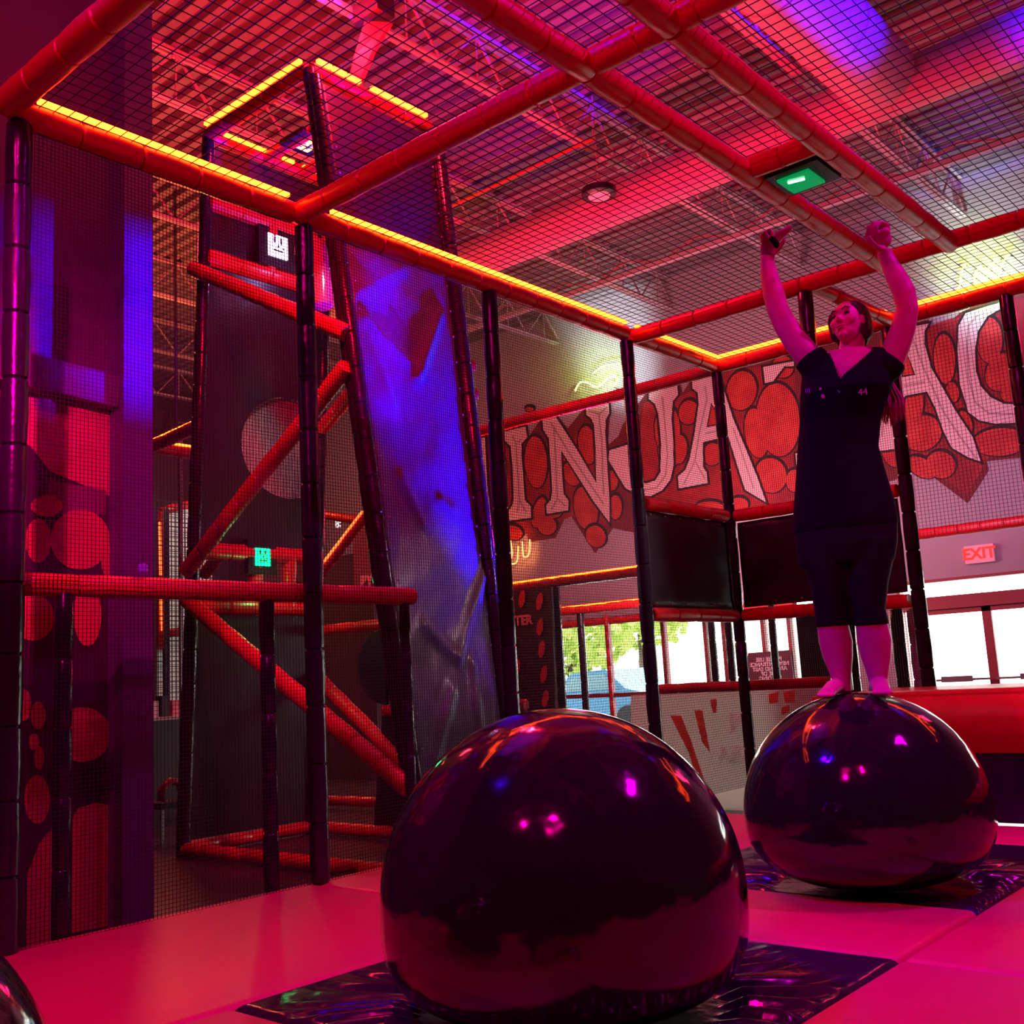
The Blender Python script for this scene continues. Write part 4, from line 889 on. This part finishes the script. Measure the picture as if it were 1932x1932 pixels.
# spot fixture above the tower
p = at(705, 30, Z=6.7); t = thing('stage_light', 'black stage light above the tower throwing a red beam', 'stage light', p)
s = MB(); s.box(p+V((-.16, -.1, -.05)), p+V((.16, .1, .12))); s.build('housing', 'black_plastic', t)
s = MB(); s.bar(p+V((0, 0, .1)), V((p.x, p.y, ZC)), .03); s.build('yoke', 'joist_paint', t)
lamp('stage_light_red', 'POINT', p+V((0, -.3, -.1)), None, 170, RED, .12)
q = at(668, 168, Z=5.55)
s = MB(); a_ = at(705, 62, Z=6.55); b_ = q; s.prism([[at(688, 40, Z=6.6), at(735, 42, Z=6.6), at(700, 100, Z=6.1), at(672, 165, Z=5.6), at(655, 163, Z=5.6), at(668, 105, Z=6.1)]], (.02, .03, 0))  # light beam of the stage light, modelled as a solid red shape
tag(s.build('light_beam', mat('beam_red', (.8, .02, .02), .6)), 'solid red sheet standing for the light beam from the stage light to the tower frame', 'strap')
# ------------------------------------------------------------------ green lit button box in the cage roof
p0, p1, p2, p3 = [at(x, y, Z=ZB-.10) for x, y in ((1432, 345), (1520, 292), (1572, 318), (1490, 372))]
c = at(1502, 328, Z=ZB-.10); t = thing('roof_button', 'black box with a green glowing pane set into the cage roof', 'button box', c)
s = MB(); s.box((-2.23, 4.69, ZB-.06), (-1.95, 4.97, ZB+.03)); s.build('box', 'black_plastic', t)
s = MB(); s.prism([[V((-2.19, 4.74, ZB-.061)), V((-2.02, 4.74, ZB-.061)), V((-2.02, 4.93, ZB-.061)), V((-2.19, 4.93, ZB-.061))]], (0, 0, -.012)); s.build('green_pane', 'green_glass', t)
s = MB(); s.bar((-2.15, 4.78, ZB-.078), (-2.07, 4.80, ZB-.078), .018, .006); s.build('bright_tube', mat('green_tube', (.5, 1, .7), .3, emit=(.35, 1, .6), es=4), t)
# ------------------------------------------------------------------ things between the cage and the far wall
def fbeam(label, x0, y0, x1, y1, Y, led=True, r=.075):
    a, b = at(x0, y0, Y=Y), at(x1, y1, Y=Y); b.z = a.z = (a.z+b.z)/2
    return padded('padded_beam', label, 'beam', a, b, r, 'red_vinyl', 'distant red padded beams', (0, -.05, .05) if led else None, led_mat='led_dim')
fbeam('distant red padded beam with light strip below the letter N', 900, 1117, 1215, 1075, 11.0)
fbeam('shorter distant red padded beam with light strip above the windows', 1062, 1152, 1230, 1136, 13.2, r=.08)
fbeam('distant red padded beam on the wall below the letter A at the right', 1725, 1010, 1990, 975, 13.5, False, .07)
fbeam('distant red padded lintel beam above the left shop windows', 1036, 1172, 1500, 1150, 14.6, False, .06)
for (x, y0, y1, Y, l) in ((1048, 1108, 1345, 11, 'slim dark post at the right of the black entry board'), (1094, 1150, 1335, 13.2, 'slim dark post in front of the left shop windows'), (1143, 1160, 1335, 14.0, 'slim red post in front of the left shop windows')):
    a = at(x, y0, Y=Y); padded('slim_post', l, 'post', (a.x, Y, ZF), (a.x, Y, a.z), .055 if Y < 14 else .03, 'black_vinyl' if Y < 14 else 'red_vinyl', 'slim distant posts')
for k, (x, l) in enumerate(((1340, 'left'), (1372, 'middle'), (1455, 'right'))):
    a = at(x, 1160, Y=12.5); padded('slim_post', 'slim dark post before the bright windows, %s of three' % l, 'post', (a.x, 12.5, ZF), (a.x, 12.5, a.z+.2), .05, 'black_vinyl', 'slim distant posts')
# black entry board with pink lettering and red flecks
t = thing('entry_board', 'black board with pink lettering and red flecks behind the net', 'sign board', at(1000, 1250, Y=10.8))
q = [at(x, y, Y=10.8) for x, y in ((930, 1118), (1040, 1108), (1050, 1420), (930, 1420))]; z0 = ZF+.02; q[2].z = z0; q[3].z = z0
s = MB(); s.prism([q], (0, .04, 0)); s.build('board', 'sign_black', t)
M = frameM(at(976, 1172, Y=10.78), (1, 0, 0), (0, -1, 0)); text('lettering', 'ENTER', .17, M, 'sign_pink', t, bold=.008)
M = frameM(at(968, 1212, Y=10.78), (1, 0, 0), (0, -1, 0)); text('lettering', 'HE', .17, frameM(at(962, 1212, Y=10.78), (1, 0, 0), (0, -1, 0)), 'sign_pink', t, bold=.008)
s = MB()
for cx_, cy_ in ((985, 1130), (1018, 1135), (1019, 1183), (1022, 1225), (1026, 1272), (1029, 1318), (975, 1260)):
    s.prism([[at(x, y, Y=10.78) for x, y in ell_px(cx_, cy_, 6, 17, 8, 10)]], (0, -.004, 0))
s.build('red_fleck', 'sign_red', t)
# grey banner with red strokes and white letters
t = thing('arena_banner', 'grey banner with red strokes and white letters behind the low net', 'banner', at(1330, 1400, Y=8.3))
q = [at(x, y, Y=8.3) for x, y in ((1190, 1312), (1560, 1292), (1560, 1540), (1190, 1560))]
s = MB(); s.prism([q], (0, .03, 0)); s.build('banner_sheet', 'banner_cloth', t)
s = MB()
for p in ([(1265, 1350), (1285, 1350), (1305, 1400), (1318, 1440), (1330, 1475), (1318, 1480), (1300, 1420)], [(1340, 1320), (1352, 1318), (1352, 1345), (1345, 1345)], [(1450, 1310), (1470, 1305), (1468, 1325), (1452, 1328)], [(1478, 1306), (1500, 1302), (1500, 1325), (1482, 1326)], [(1475, 1335), (1490, 1330), (1488, 1345), (1475, 1348)], [(1310, 1340), (1325, 1340), (1340, 1420), (1325, 1400)]):
    s = MB(); s.prism([[at(x, y, Y=8.28) for x, y in p]], (0, -.004, 0)); s.build('red_stroke', 'stroke_cloth', t)
text('lettering', 'JA', .17, frameM(at(1392, 1362, Y=8.27), (1, 0, .02), (0, -1, 0)), 'letter_cloth', t, bold=.008)
text('lettering', 'ARE', .20, frameM(at(1388, 1425, Y=8.27), (1, 0, .04), (0, -1, 0)), 'letter_cloth', t, bold=.008)
# door notice, its lettering faces the street
t = thing('door_notice', 'dark notice on the glass reading backwards from inside', 'sign', at(1450, 1262, Y=YW-.02))
q = [at(x, y, Y=YW-.01) for x, y in ((1412, 1232), (1492, 1226), (1500, 1292), (1412, 1296))]
s = MB(); s.prism([q], (0, -.02, 0)); s.build('notice_sheet', mat('notice_brown', (.12, .04, .06), .6), t)
text('lettering', 'PLEASE USE\nNEW ENTRANCE\nAROUND EAST\nSIDE OF\nBUILDING', .085, frameM(at(1452, 1262, Y=YW-.04), (1, 0, 0), (0, -1, 0)), 'white_paint', t, ext=.003, mirror=True, bold=.003)
# black padded box wall behind the woman's legs
s = MB(); q = [at(x, y, Y=8.6) for x, y in ((1500, 1150), (1562, 1146), (1575, 1330), (1545, 1330))]; s.prism([[V((q[0].x, 8.6, ZF)), V((q[1].x+.12, 8.6, ZF)), V((q[1].x+.12, 8.6, q[0].z)), V((q[0].x, 8.6, q[0].z))]], (0, .1, 0)); tag(s.build('padded_wall', 'black_vinyl'), 'dark padded wall behind the woman\'s shins', 'wall pad')
for k, (x, mt_, l) in enumerate(((1598, 'black_vinyl', 'black padded upright seen between the woman\'s calves'), (1690, 'black_vinyl', 'black padded upright right of the woman\'s calves'), (1722, 'duct_paint', 'grey shiny upright beside the right padded post'))):
    a = at(x, 1150, Y=8.1); padded('upright', l, 'post', (a.x, 8.1, ZF), (a.x, 8.1, a.z), .05, mt_, 'uprights behind the ledge')
# left background: net window, far light strips, sign, counter and stool
t = thing('lit_partition', 'pale net window framed in red pads, left of the tower', 'partition', at(330, 1100, X=-11))
q = [at(x, y, X=-11) for x, y in ((300, 965), (400, 940), (400, 1345), (300, 1345))]
s = MB(); s.prism([q], (-.05, 0, 0)); s.build('pale_sheet', mat('pale_sheet', (.75, .78, .72), .6, emit=(.7, .75, .66), es=.22), t)  # faint glow put into the sheet so it looks lit
for a, b in (((303, 965), (400, 940)), ((303, 965), (303, 1225)), ((303, 1197), (400, 1183))): padded('red_frame', None, None, at(*a, X=-10.93), at(*b, X=-10.93), .05, 'red_vinyl', parent=t)
s = MB(); s.bar(at(301, 985, X=-10.86), at(303, 1085, X=-10.86), .02); s.bar(at(303, 1110, X=-10.86), at(305, 1190, X=-10.86), .02); s.build('led_strip', mat('led_soft', (1, .3, .1), .5, emit=(1, .12, .02), es=4), t)
s = MB(); s.bar(at(312, 960, X=-10.9), at(314, 1345, X=-10.9), .06); s.build('dark_upright', 'black_vinyl', t)
_p = at(290, 1345, X=-10.6); net('far_net', 'coarse black net hanging left of the tower over the pale window', (_p.x, _p.y, ZF), (0, 1, 0), (0, 0, 1), .95, 3.4, .055, .008)
lamp('partition_light', 'AREA', (-9.6, 6.9, 3.4), (-11, 6.8, 1.8), 10, (1, .95, .85), .5)
a, b, c_ = at(286, 828, Z=ZB), at(374, 788, Z=ZB), at(372, 842, Z=ZB)
for p_, q_, l in ((a, b, 'distant light strip beam left of the tower, upper one'), (a, c_, 'distant light strip beam left of the tower, lower one')):
    padded('padded_beam', l, 'beam', p_+V((0, 0, -.08)), q_+V((0, 0, -.08)), .06, 'red_vinyl', 'distant red padded beams', (.03, 0, .06), led_mat='led_dim')
lamp('far_ceiling_glow', 'POINT', (-13.5, 8.0, 5.0), None, 480, (1, .16, .05), .5)
lamp('far_ceiling_glow_grey', 'POINT', (-16.5, 12.0, 4.8), None, 40, (1, .45, .4), .5)
s = MB(); p = at(340, 810, X=-9.2); s.bar(V((p.x, p.y, ZF)), p, .03); tag(s.build('thin_pole', 'steel'), 'thin pole under the distant light strips', 'pole')
s = MB(); q = [at(x, y, X=-11.8) for x, y in ((288, 850), (375, 850), (375, 945), (288, 960))]; s.prism([q], (-.05, 0, 0)); s.bar((q[0]+q[1])/2, V(((q[0].x), (q[0].y+q[1].y)/2, ZC)), .02); tag(s.build('dark_hanging', 'sign_black'), 'dark ragged hanging below the distant light strips', 'hanging')
# counter with clutter in the gap left of the tower
cc = at(325, 1500, X=-9.6)
t = thing('counter', 'dark counter with a pale edge in the gap left of the tower', 'counter', (cc.x, cc.y, ZF))
q = [at(x, y, X=-9.6) for x, y in ((295, 1352), (350, 1352))]; zc_ = (q[0].z+q[1].z)/2
s = MB(); s.box((-10.3, q[0].y-.4, ZF), (-9.62, q[1].y+.5, zc_-.03)); s.build('cabinet', 'black_plastic', t)
s = MB(); s.box((-10.35, q[0].y-.45, zc_-.03), (-9.58, q[1].y+.55, zc_)); s.build('countertop', 'white_paint', t)
for k in range(3):
    p = V((-9.9, q[0].y+.05+.12*k, zc_)); s = MB(); s.box(p, p+V((.12, .08, .16+.05*(k % 2)))); tag(s.build('box', ('white_paint', 'black_plastic', 'sign_pink')[k]), ('white carton on the counter in the left gap', 'dark box on the counter in the left gap', 'pink carton on the counter in the left gap')[k], 'box')
sp_ = at(325, 1600, X=-8.3); t = thing('stool', 'stool with a red curved back in the gap left of the tower', 'stool', (sp_.x, sp_.y, ZF))
pA, pB = at(303, 1512, X=-8.3), at(340, 1512, X=-8.3)
s = MB(); s.tube([pA, at(306, 1488, X=-8.3), at(322, 1474, X=-8.3), at(338, 1476, X=-8.3), at(345, 1500, X=-8.3)], .035, 10); s.build('back_rest', 'sofa_red', t, smooth=True)
s = MB(); zc2 = pA.z-.02; s.box((pA.x-.35, pA.y, zc2-.05), (pA.x, pB.y+.05, zc2)); s.build('seat', 'black_plastic', t)
for dx in (-.33, -.02):
    for yy in (pA.y+.02, pB.y+.03): s = MB(); s.bar((pA.x+dx, yy, ZF), (pA.x+dx, yy, zc2-.05), .02); s.build('leg', 'steel', t)
# structures seen through the tower
s = MB(); s.box((at(555, 1000, Y=9.6).x, 9.6, ZF), (at(700, 1000, Y=9.6).x, 9.75, 2.75)); t = thing('dark_partition', 'dark partition with a lit number panel behind the tower', 'partition', (-9, 9.7, ZF)); s.build('panel', 'dark_wall_paint', t)
p = at(598, 985, Y=9.55); text('number', '2', .16, frameM(p, (1, 0, 0), (0, -1, 0)), mat('score_white', (1, 1, 1), .5, emit=(.8, .9, 1), es=1.3), t, bold=.004)
p = at(638, 988, Y=9.55); text('number', '8:', .16, frameM(p, (1, 0, 0), (0, -1, 0)), MATS['score_white'], t, bold=.004)
t = thing('event_sign', 'maroon sign with pink lettering low behind the tower', 'sign', at(690, 1070, Y=9.0)); q = [at(x, y, Y=9.0) for x, y in ((664, 985), (740, 985), (740, 1112), (668, 1112))]
s = MB(); s.bar(V((q[2].x-.2, 9.02, ZF)), V((q[2].x-.2, 9.02, q[2].z+.1)), .05); s.build('stand', 'black_plastic', t)
s = MB(); s.prism([q], (0, .03, 0)); s.build('sign_sheet', mat('sign_maroon', (.25, .06, .08), .7), t); text('lettering', 'BY', .20, frameM(at(692, 1098, Y=8.97), (1, 0, 0), (0, -1, 0)), 'sign_pink', t, bold=.012)
t = padded('padded_beam', 'short red padded beam with orange strip right of the tower braces', 'beam', at(604, 1085, Y=8.0), at(694, 968, Y=8.0), .06, 'red_vinyl', 'distant red padded beams', (0, -.06, .03), led_mat='led_soft')
padded('padded_beam', 'red padded rail crossing behind the tower', 'beam', at(440, 945, Y=9.2), at(700, 985, Y=9.2), .06, 'red_vinyl', 'distant red padded beams')
padded('padded_beam', 'red padded beam low on the floor behind the tower', 'beam', at(610, 1510, Y=7.2), at(765, 1515, Y=7.2), .05, 'red_vinyl', 'distant red padded beams')
lamp('tower_inner_white', 'AREA', (-9.5, 13, 1.2), (-6.5, 6.0, .6), 22, (1, .97, .85), 1.0)
lamp('porthole_fill_low', 'SPOT', (-5.4, 4.9, 2.6), cb, 30, (1, .85, .75), .06, spot=40, blend=.8)  # unseen fill added for the low backing sheet
lamp('slab_white_fill', 'SPOT', (-2.4, 7.0, 2.9), (-5.05, 5.2, .8), 170, (1, .72, .85), .08, spot=42, blend=1)  # unseen whitish fill added to lift the lower slab
